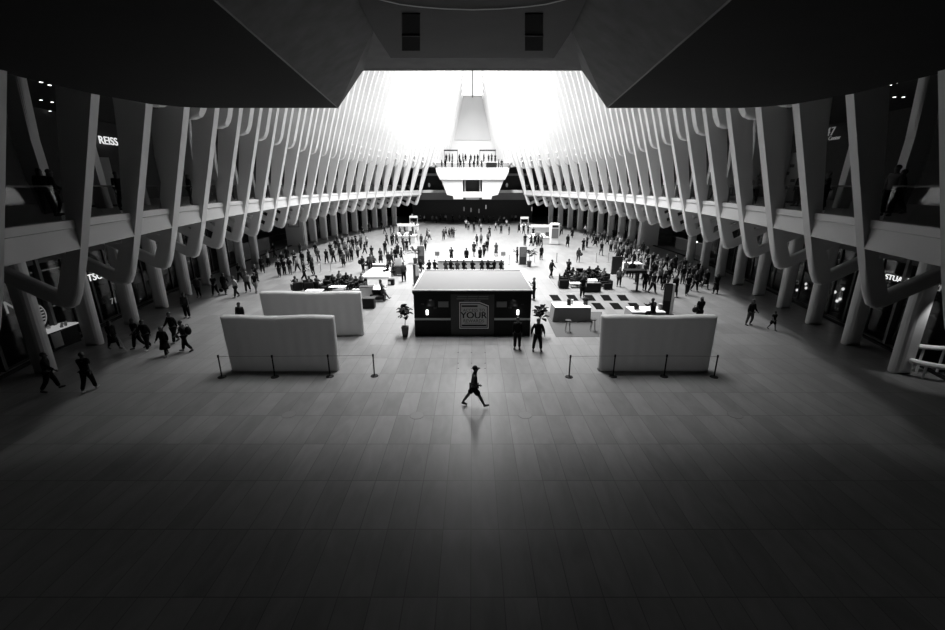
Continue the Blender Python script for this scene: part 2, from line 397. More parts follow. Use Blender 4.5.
SHOPX = 7.3
for s, nm in SIDES:
    for i in range(0, NR - 1):
        if i in (10, 11, 12, 13): continue
        ya, yb = Y0 + DY * i, Y0 + DY * (i + 1); ym = (ya + yb) / 2
        X = lambda y: T(y) + SHOPX
        c = Vector((s * X(ym), ym, 0))
        R = thing('shopfront', c, 0, 'dark glazed shopfront behind the columns in the %s bay, %s side' % (ORD[i], nm), 'shopfront', '%s-hand dark shopfronts' % nm)
        def strip(ya_, yb_, z0, z1, d0, d1, name, m):
            bm = bmesh.new()
            P_ = [(s * (X(ya_) + d0), ya_), (s * (X(yb_) + d0), yb_), (s * (X(yb_) + d1), yb_), (s * (X(ya_) + d1), ya_)]
            prism([(p[0] - c.x, p[1] - c.y) for p in P_], 'z', z0, z1, bm=bm); return link(name, bm, m, R)
        bright = i >= 18 or (s > 0 and i in (14, 15, 16))
        strip(ya + .1, yb - .1, 4.6, 6.5, 0, .25, 'header', 'shopwall' if not bright else 'shopgrey')
        strip(ya + .2, ym - .05, .1, 4.6, .06, .1, 'glass_pane', 'darkglass'); strip(ym + .05, yb - .2, .1, 4.6, .06, .1, 'glass_pane', 'darkglass')
        strip(ya, ya + .2, 0, 6.5, -.05, .3, 'mullion', 'dark' if i % 3 else 'shopgrey'); strip(ym - .05, ym + .05, .1, 4.6, 0, .14, 'mullion', 'dark')
        strip(ya + .2, yb - .2, 0, .1, 0, .2, 'sill', 'dark')
        strip(ya, yb, 0.0, 6.5, 4.6, 4.8, 'back_wall', ['shopwall', 'shopgrey', 'dark'][(i * 7 + (s > 0)) % 3])
        for k in range(3): strip(ya + .5, yb - .5, 1.0 + k * .9, 1.06 + k * .9, 4.0, 4.6, 'shelf', 'grey')
# ceiling spots: upstairs (left and right, clustered as in the picture) and in the shops below
def spot(px, py, z, label, grp, r=.07):
    p = at_z(px, py, z) if abs(py - 185) > 12 else None
    if p is None: return
    bm = bmesh.new(); cyl(bm, (0, 0, 0), (0, 0, .06), r * 1.3, n=10); o = link('ceiling_spot', bm, 'black'); o.location = (p.x, p.y, z)
    b2 = bmesh.new(); cyl(b2, (0, 0, -.02), (0, 0, .005), r, n=10); link('lamp_disc', b2, 'lamp', o)
    tag(o, label, 'ceiling light', grp)
for k, (px, py) in enumerate(((41, 82), (49.5, 85), (41, 100), (52, 102), (50, 111), (53.5, 125))):
    spot(px, py, 13.33, 'tiny ceiling spotlight in the cluster above the left upper floor, %s from the top' % ORD[k], 'left upper ceiling spots')
for k, (px, py) in enumerate(((906.5, 79.5), (896, 83), (890, 85), (894.5, 97), (903.5, 97))):
    spot(px, py, 13.33, 'tiny ceiling spotlight in the cluster above the right upper floor, %s from the top' % ORD[k], 'right upper ceiling spots')

wall_text(-1, 'REISS', 97.8, 140, 9.8, .8, 'sign', 'white lit shop letters REISS above the left balcony', ax='LEFT')
wall_text(1, '47', 831, 132, 9.8, .9, 'signdim', 'faint brand numerals 47 on the right upper shop wall')
wall_text(1, 'Center', 835, 138, 9.75, .4, 'signdim', 'faint script line below the numerals on the right upper wall')
wall_text(1, 'STUART WEITZMAN', 886, 276.5, SHOPX - .1, .42, 'sign', 'white lit letters STUART WEITZMAN over the nearest right shopfront', ax='LEFT')
wall_text(-1, 'KITSON', 94, 277, SHOPX - .1, .62, 'sign', 'white lit lettering over the left shopfront behind the second rib')
wall_text(-1, '71', 113, 301, SHOPX - .1, .55, 'signdim', 'dim numerals 71 in the left shop window beyond the cafe')
wall_text(-1, 'N', 10.5, 307, SHOPX - .1, .9, 'signdim', 'single dim letter N at the left edge of the hall')

def wall_pt(s, px, py, off):
    x = s * 20.0
    for _ in range(14):
        p = at_x(px, py, x); x = s * (T(min(max(p.y, 4), 97)) + off)
    return p
# round striped emblem in the left cafe
p = wall_pt(-1, 37, 316, SHOPX - .15)
R = thing('round_emblem', p, 0, 'round striped lit emblem hanging in the left cafe window', 'emblem')
bm = bmesh.new()
for k in range(24):
    a, b = 2 * PI * k / 24, 2 * PI * (k + 1) / 24
    cyl(bm, (0, .48 * math.cos(a), .62 * math.sin(a)), (0, .48 * math.cos(b), .62 * math.sin(b)), .03, n=6)
link('ring', bm, 'signdim', R)
for k in range(6):
    z = -.42 + k * .17; h = .40 * math.sqrt(1 - (z / .62) ** 2)
    link('stripe', B(-.02, .02, -h, h, z - .035, z + .035), 'signdim', R)
# cafe counter at left with a white top that glows by itself, crockery on it and a notice on its front
p = wall_pt(-1, 60, 346, SHOPX - .5)
cx, cy = p.x, p.y
R = thing('cafe_counter', (cx - .2, cy, 0), 0, 'dark cafe counter with bright self-glowing top behind the nearest left columns', 'counter')
link('counter_body', B(-.5, .3, -.9, 1.2, 0, 1.05), 'black', R); link('counter_top', B(-.55, .38, -.95, 1.25, 1.05, 1.12), 'lampdim', R)  # white top carries its own glow in place of light falling on it
o = link('notice', B(-.01, .01, -.28, .28, -.4, .4), 'lgrey'); o.location = (cx + .12, cy - .15, .55); tag(o, 'pale grey notice fixed on the front of the left cafe counter', 'notice')
for k in range(9):
    bm = bmesh.new(); h = random.uniform(.12, .32); r = random.uniform(.05, .10)
    cyl(bm, (0, 0, 0), (0, 0, h * .6), r, r * .9, 10); cyl(bm, (0, 0, h * .6), (0, 0, h), r * .6, r * .4, 10)
    o = link('jar', bm, 'lgrey' if k % 2 else 'white'); o.location = (cx - .2 + random.uniform(-.3, .3), cy - .8 + k * .23, 1.12)
    tag(o, 'small pale jar on the glowing left cafe counter, %s from the camera' % ORD[k], 'jar', 'jars on the left cafe counter')
# strip lamp over the cafe
for (px, py, L, lab) in ((36, 271, 2.6, 'long dim strip light hanging over the left cafe behind the nearest rib'), (188, 261, .9, 'short bright light box between left columns, near the rib tips'), (57, 304, .7, 'small pale light box inside the left cafe')):
    p = wall_pt(-1, px, py, SHOPX + .6)
    R = thing('strip_light', p, 0, lab, 'light'); link('housing', B(-.1, .1, -L / 2, L / 2, 0, .12), 'dark', R); link('diffuser', B(-.08, .08, -L / 2, L / 2, -.06, 0), 'lampdim' , R)
# white curved bench outside the nearest right shop
p = at_z(941, 379, .0)
R = thing('curved_bench', (p.x - .35, p.y - .2, 0), -.1, 'white curved moulded bench by the right edge, outside the nearest shop', 'bench')
def curvebar(pts, hh, dd):
    bm = bmesh.new()
    for a, b in zip(pts[:-1], pts[1:]): cyl(bm, a, b, hh, n=8)
    for a in pts: ell(bm, a, (hh, hh, hh), 6)
    return bm
link('seat', curvebar([(-.9, .5, .75), (-.5, .2, .72), (0, 0, .70), (.6, -.1, .72)], .13, .2), 'white', R)
link('backrest', curvebar([(-.6, 1.1, 1.35), (-.2, .9, 1.33), (.3, .8, 1.33), (.8, .8, 1.35)], .12, .2), 'white', R)
Lp = thing('shop_downlight', (p.x - .9, p.y + .1, 4.4), 0, 'small downlight over the white curved bench by the right edge', 'lamp')
link('housing', cyl(bmesh.new(), (0, 0, 0), (0, 0, 2.1), .05), 'dark', Lp); link('lamp_disc', cyl(bmesh.new(), (0, 0, -.02), (0, 0, 0), .08), 'lamp', Lp)
ld = bpy.data.lights.new('shop_downlight_beam', 'SPOT'); ld.energy = 200; ld.spot_size = math.radians(55); ld.spot_blend = .6; ld.shadow_soft_size = .1
lo = bpy.data.objects.new('shop_downlight_beam', ld); COL.objects.link(lo); lo.location = (0, 0, -.06); lo.parent = Lp
for q in ((-.5, .2), (.5, -.1), (-.2, .9), (.6, .8)): link('leg', cyl(bmesh.new(), (q[0], q[1], 0), (q[0], q[1], .66 if q[1] < .5 else 1.3), .05), 'white', R)
for px, py, s, wd, hh, lab in ((104, 200, -1, 1.3, 2.6, 'pale patterned display board standing behind the left railing, second bay'), (790, 192, 1, 1.2, 3.2, 'pale upright display board behind the right railing near the fourth rib'), (776, 205, 1, .9, 1.6, 'short pale board behind the right railing, farther than the tall one')):
    x = s * 18.0
    for _ in range(12):
        p = at_x(px, py, x); x = s * (T(min(max(p.y, 4), 97)) + 3.8)
    R = thing('display_board', (p.x, p.y, 7.55), s * -.9, lab, 'board'); link('panel', B(-wd / 2, wd / 2, -.05, .05, .1, hh), 'offwhite', R); link('foot', B(-wd / 2 - .05, wd / 2 + .05, -.2, .2, 0, .1), 'dark', R)
    for q in range(5): link('print_patch', B(-wd / 2 + .1 + .2 * (q % 3), -wd / 2 + .35 + .2 * (q % 3), -.07, -.05, .4 + .38 * q * hh / 2.6, .6 + .38 * q * hh / 2.6), 'grey', R)
# bright things inside the right shops
def mannequin(px, py, off, s, lab, white=True, h=1.7):
    p = wall_pt(s, px, py, off); z = 0
    bm = bmesh.new(); cyl(bm, (0, 0, .12), (0, 0, .8), .03); ell(bm, (0, 0, 1.15), (.19, .14, .36), 10); ell(bm, (0, 0, 1.62), (.09, .1, .12), 8); cyl(bm, (0, 0, 1.4), (0, 0, 1.6), .05); cyl(bm, (0, 0, .75), (0, 0, 1.1), .26, .15)
    o = link('mannequin', bm, 'white' if white else 'grey', smooth=True); o.location = (p.x, p.y, 0); link('stand', cyl(bmesh.new(), (0, 0, 0), (0, 0, .12), .25), 'dark', o)
    tag(o, lab, 'mannequin')
for k, (px, py, s) in enumerate(((807, 312, 1), (833, 322, 1), (856, 338, 1), (741, 277, 1), (104, 318, -1))):
    mannequin(px, py, SHOPX + 1.2, s, ['white dress form in the right shop window below the fourth rib', 'white dress form behind right shop glass below the third rib', 'white dress form behind right shop glass near the second column', 'pale dress form in the farther right shop window', 'pale dress form in the left shop window beside the cafe'][k])
for k, (px, py, s) in enumerate(((806, 284, 1), (806, 288, 1), (797, 290, 1), (843, 289, 1), (837, 301, 1), (840, 299, 1), (835, 292, 1), (746, 251, 1), (812, 243, 1), (697, 242, 1), (124, 291, -1), (130, 300, -1), (141, 300, -1), (151, 266, -1), (208, 260, -1), (322, 219, -1), (55, 335, -1))):
    p = wall_pt(s, px, py, SHOPX + 1.0)
    o = link('pendant_lamp', ell(bmesh.new(), (0, 0, 0), (.09, .09, .11), 8), 'lamp', smooth=True); o.location = p
    link('cord', cyl(bmesh.new(), (0, 0, .1), (0, 0, max(.3, 6.5 - p.z)), .008, n=5), 'dark', o)
    tag(o, 'small glowing pendant lamp inside the %s shops, %s in that row of lamps' % ('right' if s > 0 else 'left', ORD[k if s > 0 else k - 10]), 'lamp', 'pendant lamps behind the %s columns' % ('right' if s > 0 else 'left'))
# wall panels with posters beside the wide side openings (between columns)
for s, nm in SIDES:
    ya = Y0 + DY * 14 - .6; X = T(ya)
    o = link('column_screen', B(-.15, .15, -.0, 1.0, 0, 6.3), 'offwhite'); o.location = (s * (X + 4.9), ya, 0)
    bm = B(0, 2.5, -.12, .12, 0, 6.3); o2 = link('screen_return', bm, 'offwhite', o); o2.scale = (s, 1, 1)
    tag(o, 'pale free-standing wall panel beside the wide dark opening on the %s side' % nm, 'wall panel')
    if s < 0:
        R = thing('framed_poster', (s * (X + 6.1), ya - .14, 4.0), 0, 'pale framed poster on the wall panel beside the left opening', 'poster')
        link('frame', B(-.8, .8, -.05, 0, -1.25, 1.25), 'grey', R); link('sheet', B(-.7, .7, -.07, -.05, -1.15, 1.15), 'offwhite', R)
    # depth of the passage: low bright counter and dark back
    R = thing('passage_barrier', (s * (X + 9.0), Y0 + DY * 12, 0), 0, 'long low barrier across the dark passage on the %s side' % nm, 'barrier')
    link('rail', B(-.05, .05, -4.5, 4.5, 1.5, 1.6), 'lgrey' if s > 0 else 'grey', R); link('panel', B(-.04, .04, -4.5, 4.5, 0, 1.5), 'grey', R)

# ------------------------------------------------------------------ overlook over the camera
def overlook_side(s):
    A = [(4.75, 16.35), (3.81, 7.31), (3.1, .5), (2.8, -3.9)]
    Bt = [(3.77, 16.35), (2.41, 12.05), (1.95, 6), (1.6, -3.9)]
    outer = [(9.46, 16.35), (10.2, 16.1), (10.84, 15.58), (11.35, 13.9), (11.4, 11.68), (11.5, 5), (11.5, -3.9)]
    zb, zt = 11.3, 12.48
    bm = bmesh.new()
    va = [bm.verts.new((s * x, y, zb)) for x, y in A]; vo = [bm.verts.new((s * x, y, zb)) for x, y in outer]
    vo2 = [bm.verts.new((s * (x + .2), y, 18)) for x, y in outer]
    top = [bm.verts.new((s * 3.0, 16.35, 18)), bm.verts.new((s * 3.0, -3.9, 18))]
    bm.faces.new(va + vo[::-1])
    for k in range(len(outer) - 1): bm.faces.new((vo[k], vo[k + 1], vo2[k + 1], vo2[k]))
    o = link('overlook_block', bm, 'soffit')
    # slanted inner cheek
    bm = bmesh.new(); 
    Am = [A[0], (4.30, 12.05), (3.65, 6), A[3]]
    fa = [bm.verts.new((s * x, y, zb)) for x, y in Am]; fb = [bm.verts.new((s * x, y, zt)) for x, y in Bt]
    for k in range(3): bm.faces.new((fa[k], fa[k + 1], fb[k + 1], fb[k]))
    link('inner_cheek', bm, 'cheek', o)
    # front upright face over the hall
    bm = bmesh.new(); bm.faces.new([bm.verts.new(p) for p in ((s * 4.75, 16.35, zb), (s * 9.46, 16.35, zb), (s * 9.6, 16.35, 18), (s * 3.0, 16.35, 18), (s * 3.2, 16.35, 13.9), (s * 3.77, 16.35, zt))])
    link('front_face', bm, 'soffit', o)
    # pale tube standing in for the lit highlight on the lower inner corner
    bm = bmesh.new(); tube(bm, [(s * 4.75, 16.33, zb), (s * 4.30, 12.05, zb), (s * 3.65, 6, zb)], .02); link('edge_highlight', bm, 'grey', o)
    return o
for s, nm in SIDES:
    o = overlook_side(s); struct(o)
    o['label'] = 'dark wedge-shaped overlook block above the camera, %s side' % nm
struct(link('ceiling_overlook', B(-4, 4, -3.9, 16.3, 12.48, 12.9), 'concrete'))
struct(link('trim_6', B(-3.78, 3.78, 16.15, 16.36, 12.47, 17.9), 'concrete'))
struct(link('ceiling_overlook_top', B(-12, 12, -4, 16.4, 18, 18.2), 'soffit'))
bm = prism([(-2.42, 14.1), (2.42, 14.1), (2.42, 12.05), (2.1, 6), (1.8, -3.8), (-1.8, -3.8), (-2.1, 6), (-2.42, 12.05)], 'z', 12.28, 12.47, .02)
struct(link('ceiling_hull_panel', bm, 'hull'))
for s, nm in SIDES:
    a = at_z(472.5 + s * 70.5, 50, 12.28); b = at_z(472.5 + s * 52.5, 13, 12.28); c = at_z(472.5 + s * 70.5, 13, 12.28)
    x0, x1 = sorted((abs(b.x), abs(a.x)))
    q = [at_z(472.5 + s * e, py, 12.28) for e, py in ((70.5, 13), (52.5, 13), (52.5, 50), (70.5, 50))]
    cc = sum(q, Vector()) / 4; R = thing('ceiling_vent', cc, 0, 'dark slotted vent in the grey ceiling panel overhead, %s one' % nm, 'vent')
    link('recess', prism([(p.x - cc.x, p.y - cc.y) for p in q], 'z', -.02, 0), 'matt', R)
    e0, e1 = (q[0] + q[3]) / 2, (q[1] + q[2]) / 2
    link('crossbar', cyl(bmesh.new(), (e0.x - cc.x, e0.y - cc.y, -.03), (e1.x - cc.x, e1.y - cc.y, -.03), .03), 'dark', R)
pts = [at_z(px, py, 12.26) for px, py in ((374, -2), (385, 1), (400, 4.5), (420, 7), (445, 9), (472, 9.8), (500, 9), (525, 7), (545, 4.5), (560, 1), (571, -2))]
o = link('light_strip', tube(bmesh.new(), pts, .010), 'thinstrip'); tag(o, 'thin curved pale line of light across the ceiling overhead', 'light')

# ------------------------------------------------------------------ far white overlook (same shape as the one overhead), standing over the far end
R = thing('far_overlook', (0, 95, 0), 0, 'white tapering balcony block with two legs at the far end of hall', 'balcony')
def slabp(name, xz, y0, y1, m, bev=.1): return link(name, prism(xz, 'y', y0, y1, bev, 2), m, R)
slabp('deck', [(-7.9, 12.2), (7.9, 12.2), (7.75, 11.2), (7.0, 9.75), (-7.0, 9.75), (-7.75, 11.2)], 0, 9, 'white')
slabp('rear_deck', [(-9.0, 13.7), (9.0, 13.7), (7.6, 11.9), (-7.6, 11.9)], 6, 16, 'offwhite')
for s in (-1, 1):
    slabp('leg_panel', [(s * 2.1, 9.8), (s * 6.8, 9.8), (s * 5.6, 6.6), (s * 4.2, 6.5), (s * 4.2, 5.7), (s * 2.1, 5.7)], .4, 3.0, 'white')
slabp('landing', [(-2.2, 6.0), (2.2, 6.0), (2.2, 7.3), (-2.2, 7.3)], 1.0, 3.0, 'white')
slabp('core_wall', [(-2.2, 7.3), (2.2, 7.3), (2.2, 9.8), (-2.2, 9.8)], 3.2, 3.6, 'shopwall')
for s in (-1, 1): slabp('core_fin', [(s * 1.5, 7.3), (s * 1.8, 7.3), (s * 1.8, 9.8), (s * 1.5, 9.8)], 1.2, 3.2, 'lgrey')
link('railing', B(-7.8, 7.8, .1, .14, 12.2, 13.2), 'glass', R); link('stair_flight', prism([(2.0, 5.6), (7.5, 9.6), (7.5, 10.2), (1.8, 6.2)], 'x', -1.5, 1.5, 0), 'offwhite', R)
# display boards on the deck and dark frames
for (x0, x1, y, z0, z1, lab, m) in ((-6.6, -3.4, 104, 16.2, 16.5, 'thin dark header beam on the far balcony, left one', 'dark'), (1.6, 5.4, 104, 16.2, 16.5, 'thin dark header beam on the far balcony, right one', 'dark'), (3.0, 5.3, 97.5, 12.2, 13.4, 'dark banner board on the far balcony rail, right side', 'dark')):
    o = link('header_beam' if z0 > 13 else 'banner_board', B(x0, x1, -.1, .1, 0, z1 - z0), m); o.location = (0, y, z0)
    if z0 > 13:
        for xx in (x0 + .1, x1 - .1): link('post', B(xx - .06, xx + .06, -.06, .06, -(z0 - 13.7), 0), 'grey', o)
    tag(o, lab, 'beam' if z0 > 13 else 'banner')
# windows and lights of the dark walls beside it
for k, (px, py, s_) in enumerate(((429, 185, -1), (503, 185, 1))):
    p = at_y(px + (4 if s_ > 0 else 0), py, 106.5); o = link('wall_lamp', ell(bmesh.new(), (0, 0, 0), (.3, .1, .5), 8), 'signdim'); o.location = (p.x, 106.85, p.z)
    link('bracket', B(-.05, .05, 0, .15, -.1, .1), 'dark', o)
    tag(o, 'faint wall lamp above the far fascia, %s of the white block' % ('left' if s_ < 0 else 'right'), 'lamp')
for s, nm in SIDES:
    o = link('cross_beam', B(s * 7.3 if s > 0 else -13, 13 if s > 0 else -7.3, 105, 105.3, 10.8, 11.3), 'lgrey'); tag(o, 'pale cross beam in the dark gap %s of the far white block' % nm, 'beam')
for k, (px, py) in enumerate(((464, 209), (471, 210), (486, 207), (479, 211), (532, 209), (412, 216))):
    p = at_y(px, py, 107.6); o = link('vertical_lamp', B(-.12, .12, -.05, .05, -.5, .5), 'lampdim' if k in (2, 4, 5) else 'signdim'); p.y = 107.9; o.location = p
    link('backplate', B(-.18, .18, .05, .1, -.55, .55), 'dark', o)
    tag(o, 'small upright glowing lamp on the dark far wall, %s from left' % ['second', 'third', 'fifth', 'fourth', 'last', 'first'][k], 'lamp', 'upright lamps on the far wall')


# ------------------------------------------------------------------ people
def skin_mesh(verts, edges, radii, roots, sub=1):
    me = bpy.data.meshes.new('tmp'); me.from_pydata([tuple(v) for v in verts], edges, []); o = bpy.data.objects.new('tmp', me); COL.objects.link(o)
    md = o.modifiers.new('s', 'SKIN'); md.use_smooth_shade = True
    lay = me.skin_vertices[0].data
    for k, r in enumerate(radii):
        r = r if isinstance(r, tuple) else (r, r); lay[k].radius = r; lay[k].use_root = k in roots
    if sub: m2 = o.modifiers.new('u', 'SUBSURF'); m2.levels = sub; m2.render_levels = sub
    bpy.context.view_layer.update()
    out = bpy.data.meshes.new_from_object(o.evaluated_get(_deps())); bpy.data.objects.remove(o)
    for p in out.polygons: p.use_smooth = True
    out.materials.clear()
    return out
def join_meshes(ms):
    bm = bmesh.new()
    for m in ms:
        if isinstance(m, bmesh.types.BMesh):
            t = bpy.data.meshes.new('t'); m.to_mesh(t); m.free(); bm.from_mesh(t)
        else: bm.from_mesh(m)
    me = bpy.data.meshes.new('joined'); bm.to_mesh(me); bm.free()
    for p in me.polygons: p.use_smooth = True
    return me
class Chain:
    def __init__(s): s.v = []; s.e = []; s.r = []; s.roots = set()
    def add(s, p, r, prev=None, root=False):
        s.v.append(Vector(p)); s.r.append(r); k = len(s.v) - 1
        if prev is not None: s.e.append((prev, k))
        if root: s.roots.add(k)
        return k
    def mesh(s, sub=1, f=1.27): return skin_mesh(s.v, s.e, [tuple(q * f for q in r) if isinstance(r, tuple) else r * f for r in s.r], s.roots, sub)
def pose_joints(P):
    '''joints of a figure that faces +Y; angles in degrees. hip/shoulder: + forwards, knee/elbow: bend'''
    J = {}; R = math.radians
    lean = R(P.get('lean', 0)); pel = Vector((0, 0, 0))
    for sd, k in ((-1, 'L'), (1, 'R')):
        h = R(P['hip' + k]); kn = R(P['knee' + k]); sp = P.get('spread', .02)
        hip = Vector((sd * .095, 0, -.03)); a = h
        knee = hip + Vector((sd * sp, math.sin(a) * .44, -math.cos(a) * .44)); a2 = h - kn
        ank = knee + Vector((sd * sp * .5, math.sin(a2) * .42, -math.cos(a2) * .42))
        fa = R(P.get('foot' + k, 0)); toe = ank + Vector((sd * .02, .19 * math.cos(fa), -.045 + .19 * math.sin(fa))); heel = ank + Vector((0, -.05, -.05))
        J['hip' + k], J['knee' + k], J['ank' + k], J['toe' + k], J['heel' + k] = hip, knee, ank, toe, heel
    def up(d, x=0, y=0): return Vector((x, math.sin(lean) * d + y * math.cos(lean), math.cos(lean) * d - y * math.sin(lean)))
    J['pel'] = pel; J['waist'] = up(.16); J['chest'] = up(.36); J['neck'] = up(.53); J['jaw'] = up(.60, 0, .03); J['head'] = up(.70, 0, .03); J['crown'] = up(.77, 0, .01); J['nose'] = up(.675, 0, .145)
    for sd, k in ((-1, 'L'), (1, 'R')):
        a = R(P['sh' + k]) ; e = R(P['el' + k]); ab = P.get('out' + k, .03); inn = P.get('in' + k, 0)
        sh = up(.475, sd * .185); el = sh + Vector((sd * ab, math.sin(a) * .28, -math.cos(a) * .28)); a2 = a + e
        wr = el + Vector((sd * (ab * .3 - inn), math.sin(a2) * .25, -math.cos(a2) * .25)); hd = (wr - el).normalized()
        J['sh' + k], J['el' + k], J['wr' + k], J['hd' + k] = sh, el, wr, hd
    low = min(min(J['ank' + k].z - .085, J['toe' + k].z - .03, J['heel' + k].z - .035) for k in 'LR')
    off = Vector((0, 0, P.get('seat', 0) and P['seat'] + .1 or -low))
    for k in J:
        if not k.startswith('hd'): J[k] = J[k] + off
    return J
def figure_meshes(P):
    J = pose_joints(P); fem = P.get('fem', False); out = {}
    C = Chain(); pe = C.add(J['pel'], (.135, .10), root=True); wa = C.add(J['waist'], (.115, .085), pe); ch = C.add(J['chest'], (.14, .10), wa); nk = C.add(J['neck'], .05, ch)
    jw = C.add(J['jaw'], .062, nk); hd = C.add(J['head'], (.082, .092), jw); cr = C.add(J['crown'], .06, hd)
    for k in 'LR':
        hp = C.add(J['hip' + k] + Vector((0, 0, -.05)), .085, pe); kn = C.add(J['knee' + k], .055, hp); cf = C.add(J['knee' + k].lerp(J['ank' + k], .35), .052, kn); an = C.add(J['ank' + k], .036, cf); C.add(J['toe' + k], .03, an)
        sh = C.add(J['sh' + k], .048, ch); el = C.add(J['el' + k], .036, sh); wr = C.add(J['wr' + k], .024, el); C.add(J['wr' + k] + J['hd' + k] * .075, (.034, .018), wr)
    body = C.mesh(1)
    H_ = Chain()
    for sd, k in ((-1, 'L'), (1, 'R')):
        w_, d = J['wr' + k], J['hd' + k]; side = Vector((0, 1, 0)) if abs(d.y) < .7 else Vector((0, 0, 1)); side = (side - d * side.dot(d)).normalized(); curl = Vector((-sd, 0, 0))
        for q, ln in enumerate((.070, .080, .075, .058)):
            b = w_ + d * .06 + side * (.024 - .016 * q); a0 = H_.add(b, .010, root=True); a1 = H_.add(b + d * ln * .55, .009, a0); H_.add(b + d * ln * .9 + curl * ln * .45, .007, a1)
        b = w_ + d * .03 + side * .02; a0 = H_.add(b, .012, root=True); a1 = H_.add(b + side * .03 + d * .02, .010, a0); H_.add(b + side * .04 + d * .05, .008, a1)
    hands = H_.mesh(1, 1.0)
    face = bmesh.new(); ell(face, J['nose'] - Vector((0, .03, 0)), (.016, .028, .024), 6)
    for sd in (-1, 1): ell(face, J['head'] + Vector((sd * .088, .0, -.01)), (.014, .028, .034), 6)
    ell(face, J['jaw'] + Vector((0, .062, .012)), (.03, .02, .012), 6)
    out['body'] = join_meshes([body, hands, face])
    # hair
    hb = bmesh.new(); h = J['head']; ell(hb, h + Vector((0, -.03, .035)), (.096, .108, .10), 10)
    if P.get('hair') == 'long': ell(hb, h + Vector((0, -.07, -.12)), (.10, .06, .20), 10)
    if P.get('hair') == 'bun': ell(hb, h + Vector((0, -.13, .09)), (.05, .05, .05), 8)
    if P.get('hair') == 'cap':
        ell(hb, h + Vector((0, .09, .025)), (.07, .09, .014), 8)
    out['hair'] = join_meshes([hb])
    eb = bmesh.new()
    for sd in (-1, 1): ell(eb, J['head'] + Vector((sd * .034, .088, -.002)), (.014, .01, .009), 6)
    out['eyes'] = join_meshes([eb])
    # top
    S = Chain(); loose = P.get('loose', 1.0)
    a0 = S.add(J['pel'] + Vector((0, 0, -.12)), (.155 * loose, .122 * loose)); a1 = S.add(J['waist'], (.135 * loose, .108 * loose), a0); a2 = S.add(J['chest'], (.165, .125), a1, root=True); S.add(J['neck'] + Vector((0, 0, -.02)), .07, a2)
    for k in 'LR':
        b = S.add(J['sh' + k], .066, a2)
        if P.get('sleeve', 'long') == 'none': continue
        if P.get('sleeve', 'long') == 'short': S.add(J['sh' + k].lerp(J['el' + k], .7), .058, b)
        else: c = S.add(J['el' + k], .054, b); S.add(J['wr' + k] - J['hd' + k] * .02, .040, c)
    out['top'] = S.mesh(1)
    # legwear
    S = Chain(); leg = P.get('leg', 'trousers'); a0 = S.add(J['pel'] + Vector((0, 0, .10)), (.145, .112), root=True)
    for k in 'LR':
        b = S.add(J['hip' + k] + Vector((0, 0, -.06)), .105, a0)
        if leg == 'shorts': S.add(J['hip' + k].lerp(J['knee' + k], .92), .098, b)
        else: c = S.add(J['knee' + k], .076 if leg == 'trousers' else .065, b); S.add(J['knee' + k].lerp(J['ank' + k], .93), .062 if leg == 'trousers' else .045, c)
    lm = S.mesh(1)
    if leg in ('skirt', 'coat'):
        bm = bmesh.new(); n = 16; rings = []; z0 = J['pel'].z + (.12 if leg == 'coat' else .05); z1 = J['pel'].z - (.55 if leg == 'skirt' else .48)
        my = (J['kneeL'].y + J['kneeR'].y) / 2
        for q in range(5):
            f = q / 4; z = z0 + (z1 - z0) * f; rx = .145 + .11 * f; ry = .12 + (.14 + .08 * abs(J['kneeL'].y - J['kneeR'].y)) * f
            rings.append([bm.verts.new((math.cos(2 * PI * a / n) * rx * (1 + .05 * math.sin(a * 2.5) * f), my * f * .6 + math.sin(2 * PI * a / n) * ry, z)) for a in range(n)])
        for q in range(4):
            for a in range(n): bm.faces.new((rings[q][a], rings[q][(a + 1) % n], rings[q + 1][(a + 1) % n], rings[q + 1][a]))
        bm.faces.new(rings[0]); bm.faces.new(rings[-1][::-1]); bmesh.ops.recalc_face_normals(bm, faces=bm.faces[:])
        lm = join_meshes([lm, bm])
    out['legwear'] = lm
    for k in 'LR':
        S = Chain(); a0 = S.add(J['heel' + k] + Vector((0, 0, .02)), .042, root=True); a1 = S.add(J['heel' + k].lerp(J['toe' + k], .5) + Vector((0, 0, .015)), (.045, .038), a0); S.add(J['toe' + k] + Vector((0, .02, .005)), (.042, .026), a1)
        out['shoe' + k] = S.mesh(1)
    return out, J
BASE = dict(hipL=0, kneeL=2, hipR=0, kneeR=2, shL=3, elL=12, shR=3, elR=12)
